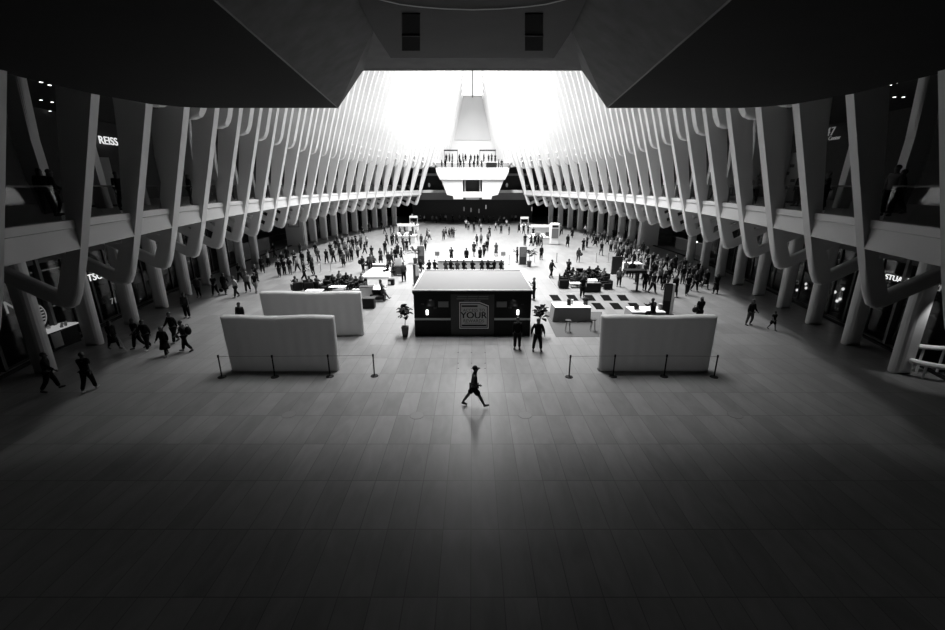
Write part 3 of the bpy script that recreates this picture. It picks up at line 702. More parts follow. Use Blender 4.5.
POSES = {
    'stand': dict(BASE), 'stand_wide': dict(BASE, spread=.07, shL=-4, elL=25, shR=-4, elR=25, outL=.12, outR=.12),
    'phone': dict(BASE, shR=35, elR=95, inR=.08, shL=25, elL=80, inL=.08, kneeL=8, sleeve='short'),
    'walk_a': dict(hipL=17, kneeL=6, hipR=-11, kneeR=22, footR=-25, footL=10, shL=-20, elL=18, shR=24, elR=22, lean=4),
    'walk_b': dict(hipL=-9, kneeL=26, hipR=14, kneeR=4, footL=-30, footR=8, shL=22, elL=30, shR=-20, elR=14, lean=3, sleeve='short'),
    'walk_c': dict(hipL=12, kneeL=30, hipR=-6, kneeR=3, footL=0, shL=10, elL=40, shR=-10, elR=12, lean=2, leg='slim', fem=1, hair='long'),
    'coat_walk': dict(hipL=20, kneeL=8, hipR=-12, kneeR=22, footR=-20, shL=-14, elL=20, shR=18, elR=30, lean=3, leg='coat', loose=1.1, fem=1, hair='long'),
    'skirt': dict(BASE, leg='skirt', fem=1, hair='long', shR=12, elR=70, sleeve='short', hipL=6, kneeL=4, hipR=-6),
    'shorts_walk': dict(hipL=20, kneeL=6, hipR=-14, kneeR=20, footR=-22, shL=-16, elL=20, shR=20, elR=25, leg='shorts', sleeve='short', lean=2),
    'stride': dict(hipL=-27, kneeL=8, hipR=30, kneeR=4, footL=-30, footR=22, shL=-8, elL=30, shR=-18, elR=88, lean=3, leg='shorts', sleeve='none', hair='cap', inR=0),
    'sit': dict(hipL=84, kneeL=84, hipR=80, kneeR=76, shL=28, elL=60, shR=34, elR=70, seat=.42, lean=-4),
    'sit_fwd': dict(hipL=82, kneeL=92, hipR=84, kneeR=86, shL=46, elL=60, shR=44, elR=66, seat=.42, lean=16, hair='long', leg='slim', fem=1),
    'sit_high': dict(hipL=72, kneeL=70, hipR=66, kneeR=62, shL=50, elL=50, shR=46, elR=60, seat=.66, lean=10),
    'lean_back': dict(hipL=14, kneeL=4, hipR=38, kneeR=6, footR=20, shL=20, elL=70, shR=20, elR=70, lean=-10, fem=1, hair='long', leg='coat'),
}
LIB = {k: figure_meshes(v) for k, v in POSES.items()}
PARTMAT = [('hair', 'hair'), ('top', 'c1'), ('legwear', 'c0'), ('shoeL', 'shoe'), ('shoeR', 'shoe')]
PNAMES = dict(top='shirt', legwear='trousers', shoeL='shoe', shoeR='shoe', hair='hair', eyes='eyes')
for k_, (ms_, J_) in LIB.items():
    for nm_, me_ in ms_.items(): me_.materials.append(M['skin'])
PX = []
def person(loc, face, pose, top='c1', leg='c0', h=1.72, label=None, group=None, hair='hair', skin='skin', shoes='shoe', eyes=False):
    '''loc: world point of the ground below the pelvis; face: heading in degrees, 0 = away from camera (+Y), 90 = towards -X'''
    ms, J = LIB[pose]; sc = h / 1.72
    o = bpy.data.objects.new('person', ms['body']); COL.objects.link(o); o.location = loc; o.rotation_euler = (0, 0, math.radians(face)); o.scale = (sc, sc, sc)
    def setm(ob, m): ob.material_slots[0].link = 'OBJECT'; ob.material_slots[0].material = M[m]
    setm(o, skin)
    lk = POSES[pose].get('leg', 'trousers')
    for nm_, m in (('hair', hair), ('top', top), ('legwear', leg), ('shoeL', shoes), ('shoeR', shoes)) + ((('eyes', 'black'),) if eyes else ()):
        n2 = PNAMES[nm_]
        if nm_ == 'legwear' and lk in ('shorts', 'skirt', 'coat'): n2 = {'shorts': 'shorts', 'skirt': 'skirt', 'coat': 'coat_skirt'}[lk]
        if nm_ == 'hair' and POSES[pose].get('hair') == 'cap': n2 = 'cap'
        c = bpy.data.objects.new(n2, ms[nm_]); COL.objects.link(c); c.parent = o; setm(c, m)
    tag(o, label, 'person', group)
    return o
def at_foot(px, py, z=0): return at_z(px, py, z)
# hand-placed people near the camera: (px, py of the feet, heading, pose, top, legs, height, label)
NEAR = [
 (474, 407, -90, 'stride', 'c2', 'c0', 1.80, 'young person in cap and shorts striding alone across the open floor in front', dict(skin='skin', hair='black', eyes=True, shoes='shoe')),
 (537, 351, 180, 'stand_wide', 'c0', 'c0', 1.80, 'person in black suit standing guard by the right corner of the dark kiosk', {}),
 (517, 349, 172, 'stand', 'c0', 'c0', 1.78, 'person in black standing against the dark kiosk front beside its right wall lamp', {}),
 (53, 391, -60, 'walk_a', 'c1', 'c0', 1.75, 'person in dark jacket striding past the nearest left column', {}),
 (91, 391, 15, 'walk_b', 'c0', 'c0', 1.74, 'person in black seen from behind, walking beside the nearest left column', dict(shoes='shoel')),
 (115, 349, -110, 'coat_walk', 'c0', 'c0', 1.60, 'person in long black coat walking with a cane by the left columns', {}),
 (139.5, 349, 160, 'walk_b', 'c0', 'c0', 1.72, 'person in dark top walking shoulder to shoulder with a companion in white shoes', {}),
 (149, 350, 175, 'walk_a', 'c1', 'c0', 1.70, 'person in white shoes walking shoulder to shoulder with a dark-clad companion', dict(shoes='shoel')),
 (167, 356, 180, 'coat_walk', 'c0', 'c0', 1.62, 'person in wide dark cape walking towards the camera on the left floor', {}),
 (176, 343, 165, 'walk_a', 'c0', 'c0', 1.80, 'tall person in black shirt walking just behind the person in the cape', {}),
 (187, 352, 110, 'walk_b', 'c1', 'c0', 1.74, 'person with a round dark backpack walking on the left floor', {}),
 (188, 318, 178, 'stand', 'c2', 'c0', 1.72, 'person in grey shirt standing alone near the fourth left column', {}),
 (199.5, 297.6, 195, 'walk_c', 'c2', 'c0', 1.66, 'person in striped grey top walking beside the left columns', {}),
 (216, 296, 185, 'walk_b', 'c1', 'c0', 1.70, 'person with pale lapels and dark trousers walking by the left columns', {}),
 (226, 294.5, 5, 'coat_walk', 'c0', 'c0', 1.76, 'person in long black coat walking close to the left column feet', {}),
 (236.7, 297.6, 150, 'walk_a', 'c4', 'c0', 1.72, 'person in white shirt and black trousers walking on the left', {}),
 (248.5, 292.5, 200, 'walk_b', 'c3', 'c1', 1.74, 'person in light shirt with a shoulder bag walking on the left', {}),
 (256.5, 293, 0, 'shorts_walk', 'c0', 'c3', 1.72, 'person in black top and light shorts walking away beside the rear white barrier', dict()),
 (241, 282, 160, 'walk_b', 'c1', 'c1', 1.72, 'person in patterned dark top close to the sixth left column', {}),
 (263, 273, 30, 'walk_a', 'c0', 'c0', 1.70, 'person in black stepping towards the dark left opening', {}),
 (243, 330.5, 180, 'stand', 'c1', 'c0', 1.76, 'person half hidden behind the front left white barrier', {}),
 (404, 281.6, 10, 'stand', 'c2', 'c0', 1.78, 'person in grey shirt standing left of the kiosk roof corner', {}),
 (383, 300.5, -80, 'lean_back', 'c2', 'c2', 1.66, 'person in grey coat leaning back with one leg stretched beside the black armchair', {}),
 (363.5, 272.5, 160, 'walk_c', 'c1', 'c0', 1.70, 'person with a dark shoulder bag standing at the corner of the white platform', {}),
 (371, 270, 200, 'stand', 'c2', 'c1', 1.68, 'person standing right of the bag carrier by the white platform', {}),
 (551, 278, -60, 'walk_a', 'c0', 'c0', 1.74, 'person in black walking alone between kiosk and lounge chairs', {}),
 (541, 259.8, 200, 'stand', 'c1', 'c0', 1.70, 'person in dark clothes standing alone beyond the large-leaved right planter', {}),
 (524.8, 246, 180, 'walk_b', 'c0', 'c2', 1.72, 'person in black top standing before the right white stall', {}),
 (517, 262.5, 90, 'phone', 'c1', 'c0', 1.76, 'person standing left of the grey totem near the right planter', {}),
 (533.5, 300, 90, 'phone', 'c0', 'c0', 1.74, 'person in black standing right behind the kiosk, looking at a phone', {}),
 (582, 298, 170, 'walk_b', 'c0', 'c0', 1.74, 'person in black standing on the rug before the dark sofa', {}),
 (568, 276.5, 180, 'phone', 'c1', 'c0', 1.70, 'person standing behind the left-hand lounge armchair', {}),
 (618.5, 287, 160, 'walk_c', 'c3', 'c1', 1.68, 'person in light top walking right of the lounge chairs', {}),
 (578, 262.4, 178, 'walk_c', 'c2', 'c2', 1.68, 'person with a dark handbag standing alone behind the rope posts', {}),
 (567.3, 247, 178, 'coat_walk', 'c0', 'c0', 1.80, 'tall person in long black coat walking alone on the right bright floor', {}),
 (600.8, 255.5, 180, 'shorts_walk', 'c1', 'c3', 1.72, 'person in light shorts walking towards the camera right of the bright floor', {}),
 (636, 284, 100, 'stand', 'c0', 'c0', 1.74, 'person in black standing at the dark high table', {}),
 (652, 293.5, 200, 'walk_a', 'c0', 'c0', 1.76, 'person in dark clothes stepping wide beside the high table', {}),
 (644, 291, 150, 'walk_a', 'c0', 'c0', 1.72, 'person in dark coat striding left of the dark totem', {}),
 (673.6, 297, 180, 'coat_walk', 'c0', 'c0', 1.76, 'person in long dark coat standing above the right white barrier', {}),
 (686.5, 295.5, 170, 'walk_b', 'c0', 'c0', 1.72, 'person with bag walking right of the coat wearer above the white barrier', {}),
 (694, 291.5, 185, 'walk_a', 'c1', 'c0', 1.74, 'person in dark jacket among the walkers near the tenth right column', {}),
 (704.7, 289, 180, 'coat_walk', 'c0', 'c0', 1.72, 'person in black coat walking close to the right column feet', {}),
 (715, 294, 5, 'skirt', 'c0', 'c0', 1.66, 'person in black skirt walking away by the right columns', {}),
 (698, 324, 0, 'skirt', 'c0', 'c0', 1.76, 'person with a shoulder bag walking just behind the right white barrier', {}),
 (748.5, 325.5, 195, 'walk_c', 'c1', 'c2', 1.68, 'long-haired person in dark jacket walking beside a child on the right floor', {}),
 (771.5, 330, 185, 'shorts_walk', 'c1', 'c0', 1.20, 'small child with arms out walking on the right floor', dict()),
]
for px, py, f, ps, tp, lg, h, lab, kw in NEAR:
    person(at_foot(px, py), f, ps, tp, lg, h, lab, **kw)
# things they carry
def backpack(px, py, z, lab, r=(.17, .13, .24), name='backpack', m='black', dy=0, dx=0, cat='bag'):
    p = at_foot(px, py); bm = bmesh.new(); ell(bm, (0, 0, 0), r, 10); o = link(name, bm, m, smooth=True); o.location = (p.x + dx, p.y + dy, z)
    bm = bmesh.new(); tube(bm, [(-r[0] * .5, 0, r[2] * .8), (-r[0] * .3, 0, r[2] * 1.5), (r[0] * .3, 0, r[2] * 1.5), (r[0] * .5, 0, r[2] * .8)], .012); link('strap', bm, m, o); tag(o, lab, cat)
backpack(187, 352, 1.22, 'round dark backpack on the back of a walker on the left floor', dx=.27, dy=.05)
backpack(578, 262.4, .95, 'dark handbag carried by the person behind the rope posts', (.2, .1, .18), 'handbag', dx=.3)
backpack(698, 324, .98, 'dark shoulder bag on the person behind the right white barrier', (.22, .12, .2), 'shoulder_bag', dx=-.32)
backpack(363.5, 272.5, 1.1, 'dark shoulder bag on the person by the white platform', (.2, .14, .26), 'shoulder_bag', dx=-.3)
backpack(218, 296, .5, 'dark shopping bag with pale print carried by the left columns', (.2, .08, .16), 'shopping_bag', dx=.35)
p = at_foot(115, 349); o = link('walking_cane', tube(bmesh.new(), [(.32, -.1, .75), (.42, -.12, .80), (.46, -.12, .74), (.72, -.15, .01)], .015), 'metal'); o.location = p; tag(o, 'thin walking cane held by the person in the long black coat', 'cane')

# ---- crowds: zones with many small figures; each zone counts from the left
random.seed(21)
CT = ['c0', 'c0', 'c0', 'c0', 'c1', 'c1', 'c1', 'c2', 'c2', 'c3', 'c4']; CL = ['c0', 'c0', 'c0', 'c1', 'c1', 'c2']
WORD = dict(c0='black', c1='charcoal', c2='grey', c3='light grey', c4='white')
PW = ['walk_a', 'walk_b', 'walk_c', 'coat_walk', 'shorts_walk', 'stand', 'phone', 'skirt', 'walk_a', 'walk_b']
def crowd(zone, pts, z=0, poses=PW, tops=CT, legs=CL, grp=None, h0=1.58, h1=1.82):
    seen = {}
    items = []
    for q in sorted(pts):
        px, py = q[0], q[1]; tp = q[2] if len(q) > 2 else random.choice(tops); lg = random.choice(legs)
        items.append((px, py, random.choice(poses), tp, lg))
    for k, (px, py, ps, tp, lg) in enumerate(items):
        key = WORD[tp]; seen[key] = seen.get(key, 0) + 1
        verb = {'stand': 'standing', 'phone': 'using phone', 'skirt': 'in skirt', 'coat_walk': 'in coat'}.get(ps, 'walking')
        lab = 'person, %s top, %s, %s from left %s' % (key, verb, ORD[k], zone)
        person(at_foot(px, py, z), random.choice((0, 180, 180, 0, 90, -90, 150, 210, 30)) + random.uniform(-20, 20), ps, tp, lg, random.uniform(h0, h1), lab, grp or ('people ' + zone), hair=random.choice(('hair', 'hair', 'hair', 'hairl')), skin=random.choice(('skin', 'skinl')), shoes=random.choice(('shoe', 'shoe', 'shoe', 'shoel')))
crowd('before the dark left opening', [(269, 266.5), (279.8, 277), (285, 275), (290.6, 274.5), (288, 262), (298, 272), (305, 281), (309.7, 264.5), (313.5, 276), (301, 256), (316, 256), (319, 262.5), (327, 263.6), (334, 263.6), (257, 283), (283, 268), (295, 266), (303, 266), (275, 258), (312, 270)])
crowd('in the crowd along the left columns', [(341, 262), (344, 267), (348, 262), (352, 261.7), (353, 250.7), (357.6, 252.6), (349, 246.5), (343, 248.5), (338, 247), (363, 236), (369.5, 232.6), (365, 254.5), (372, 259), (361, 244), (356, 245), (346, 255), (340, 255), (358, 258), (351, 256), (367, 248), (336, 251), (361, 250), (331, 256), (345, 251)])
crowd('on the bright floor left of centre', [(385.5, 255.5), (387, 245), (392, 246), (382, 229.8), (385, 234), (391, 234.5), (394, 233), (392, 264), (396, 263), (401.5, 262), (404, 251), (407, 252.5), (381, 264), (416.3, 241), (427, 238.5), (429.5, 240), (425.5, 250.5), (443.7, 240.2, 'c2'), (446, 237, 'c3'), (449.5, 238), (452, 237.6), (454, 238, 'c3'), (389, 268), (398, 257), (421.5, 246)])
crowd('on the bright floor right of centre', [(466, 228.5, 'c4'), (468.5, 230.5), (474, 232.3), (479.7, 228), (481, 232.3), (476.8, 246), (481, 244.5, 'c3'), (488, 243.7, 'c3'), (489.5, 237), (495.7, 230.5, 'c4'), (498.5, 227.5), (501, 234), (506.5, 227.5, 'c4'), (509, 234.8), (474, 256.5), (484, 256.5), (487, 252), (496, 256, 'c2'), (559.5, 236, 'c3'), (556.5, 240), (552.5, 244), (554, 239), (561.5, 234.5), (572, 238.5), (575, 229.5)])
crowd('in the crowd along the right columns', [(585, 235), (590, 239), (593, 243), (595, 247), (597.6, 243.5, 'c3'), (601, 244), (604, 241), (586.7, 247.6), (583, 251.5), (610.5, 251.5), (615, 251.5, 'c3'), (613, 239), (607, 245), (620, 249), (623, 255), (618, 244), (627, 250), (630, 258), (634, 252), (626, 262), (621, 260), (638, 262), (642, 255), (617, 262), (646, 262), (640, 270), (647, 271), (633, 268), (628, 271), (625, 277, 'c3'), (631, 279)])
crowd('between the right opening and columns', [(652, 268), (656, 273), (660, 277), (665, 271), (669.6, 278), (674, 272), (677.7, 279), (652, 281), (659, 285), (663, 290), (682, 284), (688, 280), (683, 275), (692, 284), (697, 279), (699, 286), (668, 285), (644, 280), (649, 286)])
crowd('in front of the dark far wall', [(421 + k * 5.3 + random.uniform(-2, 2), 222.5 + random.uniform(-.9, .8)) for k in range(20)], tops=['c0', 'c1', 'c2', 'c3', 'c4', 'c3'])
crowd('at the right-hand white stall', [(519, 233), (523.5, 234.2), (528, 234), (531, 246), (535, 246.5), (538, 246), (541, 246.5), (533, 237.5)])
crowd('at the left-hand white stall', [(397, 244.8), (400, 236), (403, 245), (405, 235), (410, 245), (393, 244), (413, 236.3)])
# up on the far white balcony: front edge and upper tier
def row(y, z, xs): return [(x, y, z) for x in xs]
BALC = [(-6.6, 96.1, 12.2), (-5.9, 96.6, 12.2), (-4.4, 96.2, 12.2), (-3.2, 97.4, 12.2), (-2.6, 96.2, 12.2), (-1.9, 96.8, 12.2), (-.6, 96.1, 12.2), (.3, 96.9, 12.2), (1.1, 96.2, 12.2), (2.0, 96.5, 12.2), (6.3, 96.2, 12.2), (5.7, 97.0, 12.2),
        (-6.0, 102.5, 13.7), (-5.3, 103.0, 13.7), (-4.6, 102.4, 13.7), (-3.0, 102.6, 13.7), (-2.2, 102.3, 13.7), (-1.6, 103.1, 13.7), (-.4, 102.4, 13.7), (.5, 102.9, 13.7), (1.2, 102.3, 13.7), (2.6, 102.8, 13.7), (3.7, 102.4, 13.7), (4.4, 103.0, 13.7), (5.2, 102.5, 13.7)]
BALC.sort(key=lambda q: (q[2], q[0])); cnt = {12.2: 0, 13.7: 0}
for x, y, z in BALC:
    tp = random.choice(['c0', 'c0', 'c1', 'c2']); k = cnt[z]; cnt[z] += 1
    person((x, y, z), random.uniform(0, 360), random.choice(['stand', 'phone', 'walk_c', 'stand_wide']), tp, 'c0', random.uniform(1.6, 1.8), 'person with %s top on the far white balcony, %s tier, %s from left' % (WORD[tp], 'front' if z < 13 else 'upper', ORD[k]), 'people on the far balcony')
# on the side balconies behind the railings
for s, nm in SIDES:
    for k, (y, d) in enumerate(((13.0, 3.4), (16.6, 2.0), (17.8, 3.2), (20.6, 1.7), (24.4, 2.4), (28.0, 1.6), (35.5, 1.9), (43, 1.8), (54, 1.9))):
        if s < 0 and k == 4: continue
        tp = random.choice(['c0', 'c1', 'c3']); x = front(y, 7.5) + d
        person((s * x, y, 7.55), 90 * s + random.uniform(-60, 60), random.choice(['stand', 'walk_a', 'phone', 'walk_c']), tp, 'c0', random.uniform(1.6, 1.8), 'person with %s top behind the %s balcony railing, %s from the camera' % (WORD[tp], nm, ORD[k]), 'people on the %s balcony' % nm)

# ------------------------------------------------------------------ dark kiosk
KY = 23.82
K = thing('retail_kiosk', (0, KY, 0), 0, 'dark rectangular kiosk with white flat roof in the middle of the floor', 'kiosk')
link('body', B(-3.46, 3.46, 0, 6.0, 0, 2.66, bev=.02), 'black', K)
link('roof', B(-3.53, 3.53, -.03, 6.1, 2.66, 2.80, bev=.02), 'roofing', K)
o = link('roof_rim', join_meshes([B(-3.53, 3.53, -.03, .05, 2.78, 2.86), B(-3.53, 3.53, 6.02, 6.1, 2.78, 2.86), B(-3.53, -3.45, .05, 6.02, 2.78, 2.86), B(3.45, 3.53, .05, 6.02, 2.78, 2.86)]), 'offwhite', K)
link('fascia', B(-3.5, 3.5, -.045, -.031, 2.60, 2.78), 'black', K)
for s in (-1, 1):
    link('trim_strip', B(*(sorted((s * 3.44, s * 1.30))), -.05, -.001, 1.02, 1.14), 'lgrey', K)
    lp = link('wall_lamp', B(s * 2.68 - .07, s * 2.68 + .07, -.12, -.001, 1.36, 1.66, bev=.03), 'lamp', K)
    link('screen', B(*(sorted((s * 2.02, s * 1.42))), -.05, -.001, 1.82, 2.16), 'grey', K)
    link('picture', join_meshes([B(s * 2.45 - .25, s * 2.45 + .2, -.02, -.001, 1.86, 2.26), B(s * 2.2 - .1, s * 2.2 + .1, -.02, -.001, 1.74, 1.82), B(s * 2.95 - .08, s * 2.95 + .08, -.02, -.001, 1.98, 2.04)]), 'dark', K)
ps = link('poster_panel', B(-1.28, 1.28, -.03, -.001, .06, 2.58), 'dark', K)
fr = [(-.78, .50), (.98 - .02, .50), (.96, 1.92), (.42, 2.14), (-.78, 2.14)]
bd = link('sign_board', prism(fr, 'y', -.07, -.03), 'signlight', ps)
inner = [(-.68, .60), (.86, .60), (.86, 1.84), (.40, 2.04), (-.68, 2.04)]
link('sign_border', prism([(-.73, .55), (.91, .55), (.91, 1.88), (.41, 2.09), (-.73, 2.09)], 'y', -.075, -.07), 'black', ps)
link('sign_face', prism(inner, 'y', -.08, -.075), 'signgrey', ps)
def ktext(t, size, x, z, m='black', y=-.085, sx=1.0):
    me = text_mesh(t, size, .004); o = link('lettering', me, m, ps); o.location = (x, y, z); o.rotation_euler = (PI / 2, 0, 0); o.scale = (sx, 1, 1)
ktext('ACCESS TO', .25, .09, 1.64, 'dark'); ktext('YOUR', .54, .07, 1.32, 'black', sx=1.05)
for q_ in (-.012, .012): ktext('YOUR', .54, .07 + q_, 1.32, 'black', sx=1.05)
ktext('REWARDS', .27, .07, .98, 'dark')
for z, x0, x1, m, hh in ((1.90, -.64, .3, 'black', .05), (.70, -.64, .84, 'black', .05), (.84, -.5, .6, 'dark', .012)): link('bar', B(x0, x1, -.085, -.08, z - hh, z + hh), m, ps)
for z, x0, x1 in ((2.46, -.90, .95), (2.33, -.95, .95), (2.21, -.5, .5)):
    for q in range(3): link('heading_line', B(x0 + (x1 - x0) * q / 3 + .02, x0 + (x1 - x0) * (q + 1) / 3 - .02, -.035, -.03, z - .03, z + .03), 'grey' if z > 2.3 else 'shopgrey', ps)

# ------------------------------------------------------------------ white inflated barriers
def barrier(x0, x1, y, d, h, lab):
    c = Vector(((x0 + x1) / 2, y + d / 2, 0)); hw = (x1 - x0) / 2
    nx, nz = 72, 26; bm = bmesh.new()
    def P(u, v, sgn):
        x = -hw * (1 - .02 * (1 - v)) + 2 * hw * u * (1 - .02 * (1 - v)) + .02 * hw * (1 - v); z = h * v
        e = min(u, 1 - u) * 2 * hw; ev = min(v, 1 - v) * h
        puff = .05 * min(1, math.sqrt(max(e, 0) / .06)) * min(1, math.sqrt(max(ev, 0) / .06)) + .012 * math.sin(u * 58) * min(1, ev)
        if v > .5: z += .03 * math.sin(u * 9 + x0) * (v - .5) * 2
        return (x, sgn * (d / 2 - .05 + puff), z)
    g = {}
    for sg in (-1, 1):
        for a in range(nx + 1):
            for b in range(nz + 1): g[sg, a, b] = bm.verts.new(P(a / nx, b / nz, sg))
    for sg in (-1, 1):
        for a in range(nx):
            for b in range(nz): bm.faces.new((g[sg, a, b], g[sg, a + 1, b], g[sg, a + 1, b + 1], g[sg, a, b + 1]))
    for a in range(nx):
        for b in (0, nz): bm.faces.new((g[-1, a, b], g[-1, a + 1, b], g[1, a + 1, b], g[1, a, b]))
    for b in range(nz):
        for a in (0, nx): bm.faces.new((g[-1, a, b], g[-1, a, b + 1], g[1, a, b + 1], g[1, a, b]))
    o = link('inflatable_barrier', bm, 'fabricw', smooth=True); o.location = c; tag(o, lab, 'barrier', 'white inflated barriers')
    bm = bmesh.new(); box(bm, -hw + .05, hw - .05, -d / 2 + .06, d / 2 - .06, -.0, .05); link('base_seam', bm, 'dark', o)
    return o
barrier(-11.85, -6.58, 18.74, .42, 2.78, 'front left white inflated barrier behind three rope posts')
barrier(-12.5, -6.6, 23.84, .42, 2.68, 'rear left white inflated barrier, partly hidden by the front one')
barrier(6.12, 11.5, 18.74, .42, 2.80, 'right white inflated barrier standing alone behind four rope posts')

# ------------------------------------------------------------------ rope posts
def post(px, py, lab, grp, to=None, m='black'):
    p = at_foot(px, py); R = thing('rope_post', p, 0, lab, 'post', grp)
    bm = bmesh.new(); cyl(bm, (0, 0, 0), (0, 0, .03), .19, .17, 16); cyl(bm, (0, 0, .03), (0, 0, .05), .12, .05, 16); link('base', bm, m, R)
    link('pole', cyl(bmesh.new(), (0, 0, .04), (0, 0, 1.02), .032), m, R); link('belt_head', cyl(bmesh.new(), (0, 0, 1.0), (0, 0, 1.12), .045), m, R)
    if to is not None:
        q = at_foot(*to) - p; link('belt', prism([(0, -.006), (0, .006), (q.length, .006), (q.length, -.006)], 'z', 1.05, 1.065), 'grey', R).rotation_euler = (0, 0, math.atan2(q.y, q.x))
L = [(222, 377), (275, 377), (330, 376.5), (374.5, 376)]; Rr = [(569, 377), (613, 376.5), (664, 376.5), (714, 377)]
for k, q in enumerate(L): post(*q, 'black rope post in front of the left barriers, %s from left' % ORD[k], 'left rope posts', L[k + 1] if k < 3 else None)
for k, q in enumerate(Rr): post(*q, 'black rope post in front of the right barrier, %s from left' % ORD[k], 'right rope posts', Rr[k + 1] if k < 3 else None)
BP = [(556.5, 262.5), (596, 262.5), (608, 262.5), (534.5, 263), (509, 264.5), (672, 312), (318.5, 264), (331, 271.5), (321, 272)]
for k, q in enumerate(sorted(BP)): post(*q, 'slim rope post out on the bright floor, %s from left of these' % ORD[k], 'rope posts on the bright floor', m='grey' if k % 2 else 'metal')

# ------------------------------------------------------------------ planters
def planter(x, y, lab, hgt=1.7, r=.5, n=34, big=False):
    R = thing('potted_plant', (x, y, 0), 0, lab, 'plant')
    bm = bmesh.new(); cyl(bm, (0, 0, 0), (0, 0, .62), .20, .28, 4 if not big else 16); bmesh.ops.rotate(bm, verts=bm.verts, cent=(0, 0, 0), matrix=Matrix.Rotation(PI / 4, 3, 'Z')); link('pot', bm, 'pot', R)
    link('soil', cyl(bmesh.new(), (0, 0, .6), (0, 0, .63), .18, n=12), 'soil', R)
    bm = bmesh.new(); tube(bm, [(0, 0, .6), (.03, .02, hgt * .6), (0, 0, hgt)], .022)
    rnd = random.Random(int(x * 100)); lf = bmesh.new()
    for k in range(n):
        a = rnd.uniform(0, 2 * PI); el = rnd.uniform(-.2, 1.1); c = Vector((0, 0, hgt * rnd.uniform(.66, 1.02))); d = Vector((math.cos(a) * math.cos(el), math.sin(a) * math.cos(el), math.sin(el)))
        rr = r * rnd.uniform(.45, 1); tip = c + d * rr; side = d.cross(Vector((0, 0, 1))).normalized() * (.17 if not big else .24); up = Vector((0, 0, .03))
        cyl(bm, c, c + d * rr * .4, .008, n=5)
        b0 = c + d * rr * .25; mid = c + d * rr * .7 + up
        v = [lf.verts.new(p_) for p_ in (b0, mid + side, tip + side * .3 - Vector((0, 0, .05)), tip - Vector((0, 0, .09)), tip - side * .3 - Vector((0, 0, .05)), mid - side)]
        ct = lf.verts.new(mid + up * 1.2)
        for q in range(6): lf.faces.new((v[q], v[(q + 1) % 6], ct))
    link('stem', bm, 'stem', R); link('foliage', lf, 'leaf', R)
p = at_foot(405.5, 336); planter(p.x, p.y, 'small potted tree in a square planter at the left corner of the kiosk', 1.75, .55, 40)
p = at_foot(539, 337); planter(p.x, p.y, 'small potted tree behind the guard at the right corner of the kiosk', 1.75, .62, 40)
p = at_foot(415.5, 263.5); planter(p.x, p.y, 'large-leaved potted plant beside the left grey totem', 1.6, .95, 22, True)
p = at_foot(529, 266.5); planter(p.x, p.y, 'large-leaved potted plant beside the right grey totem', 1.6, .95, 22, True)

# ------------------------------------------------------------------ totems, signs, stalls
def totem(px, py, wd, h, m, lab, ang=0, dp=.25, face='grey'):
    p = at_foot(px, py); R = thing('display_totem', p, ang, lab, 'display'); link('cabinet', B(-wd / 2, wd / 2, -dp / 2, dp / 2, 0, h, bev=.02), m, R)
    link('screen', B(-wd / 2 + .06, wd / 2 - .06, -dp / 2 - .02, -dp / 2 - .001, h * .45, h - .08), face, R); link('foot_plate', B(-wd / 2 - .08, wd / 2 + .08, -dp / 2 - .08, dp / 2 + .08, 0, .04), 'dark', R)
totem(421.3, 263.5, .75, 2.0, 'dark', 'dark grey totem behind the kiosk, left of the long counter'); totem(522.7, 264.5, .8, 2.0, 'dark', 'dark grey totem behind the kiosk, right of the long counter')
totem(416.5, 285, .5, 1.9, 'dark', 'dark framed display standing at the back left corner of the kiosk', .9, face='lgrey')
totem(665, 314, .5, 2.2, 'black', 'tall black display with white side beside the laptop table', -.3, .25, 'dark')
p = at_foot(669.5, 314); o = link('sign_fin', B(-.09, .09, -.05, .05, 0, 2.2), 'white'); o.location = (p.x - .02, p.y - .1, 0); link('fin_base', B(-.2, .2, -.15, .15, 0, .05), 'dark', o); tag(o, 'narrow white upright board against the black display by the table', 'board')
for px, py, k in ((437.5, 268, 'left'), (503, 268, 'right')):
    p = at_foot(px, py); R = thing('standing_sign', p, 0, 'small grey sign on a thin post at the %s end of the counter' % k, 'sign')
    link('post', cyl(bmesh.new(), (0, 0, 0), (0, 0, 1.5), .02), 'grey', R); link('sign_plate', B(-.24, .24, -.02, .02, 1.35, 1.8, bev=.01), 'grey', R); link('base', cyl(bmesh.new(), (0, 0, 0), (0, 0, .03), .2, n=14), 'grey', R)
# long counter with seated people in front
a, b = at_foot(438, 270.5), at_foot(504, 270.5)
R = thing('long_counter', ((a.x + b.x) / 2, a.y, 0), 0, 'long white counter behind the kiosk with people seated before it', 'counter'); hw = (b.x - a.x) / 2
link('front_panel', B(-hw, hw, 0, .1, 0, 1.05), 'offwhite', R); link('counter_top', B(-hw - .05, hw + .05, -.05, 1.0, 1.05, 1.12), 'white', R)
for sx in (-1, 1): link('end_panel', B(*(sorted((sx * hw, sx * (hw - .1)))), .1, .95, 0, 1.05), 'offwhite', R)
def seat_pt(px, py_head, z=1.2, back=0): return at_z(px, py_head, z)
CY = a.y - .9
def stool(x, y, h, lab, grp, m='dark'):
    R = thing('stool', (x, y, 0), 0, lab, 'stool', grp); link('seat', cyl(bmesh.new(), (0, 0, h - .05), (0, 0, h), .19, n=14), m, R)
    for q in range(4):
        c, s_ = math.cos(q * PI / 2 + .7), math.sin(q * PI / 2 + .7); link('leg', cyl(bmesh.new(), (c * .2, s_ * .2, 0), (c * .12, s_ * .12, h - .05), .014, n=6), m, R)
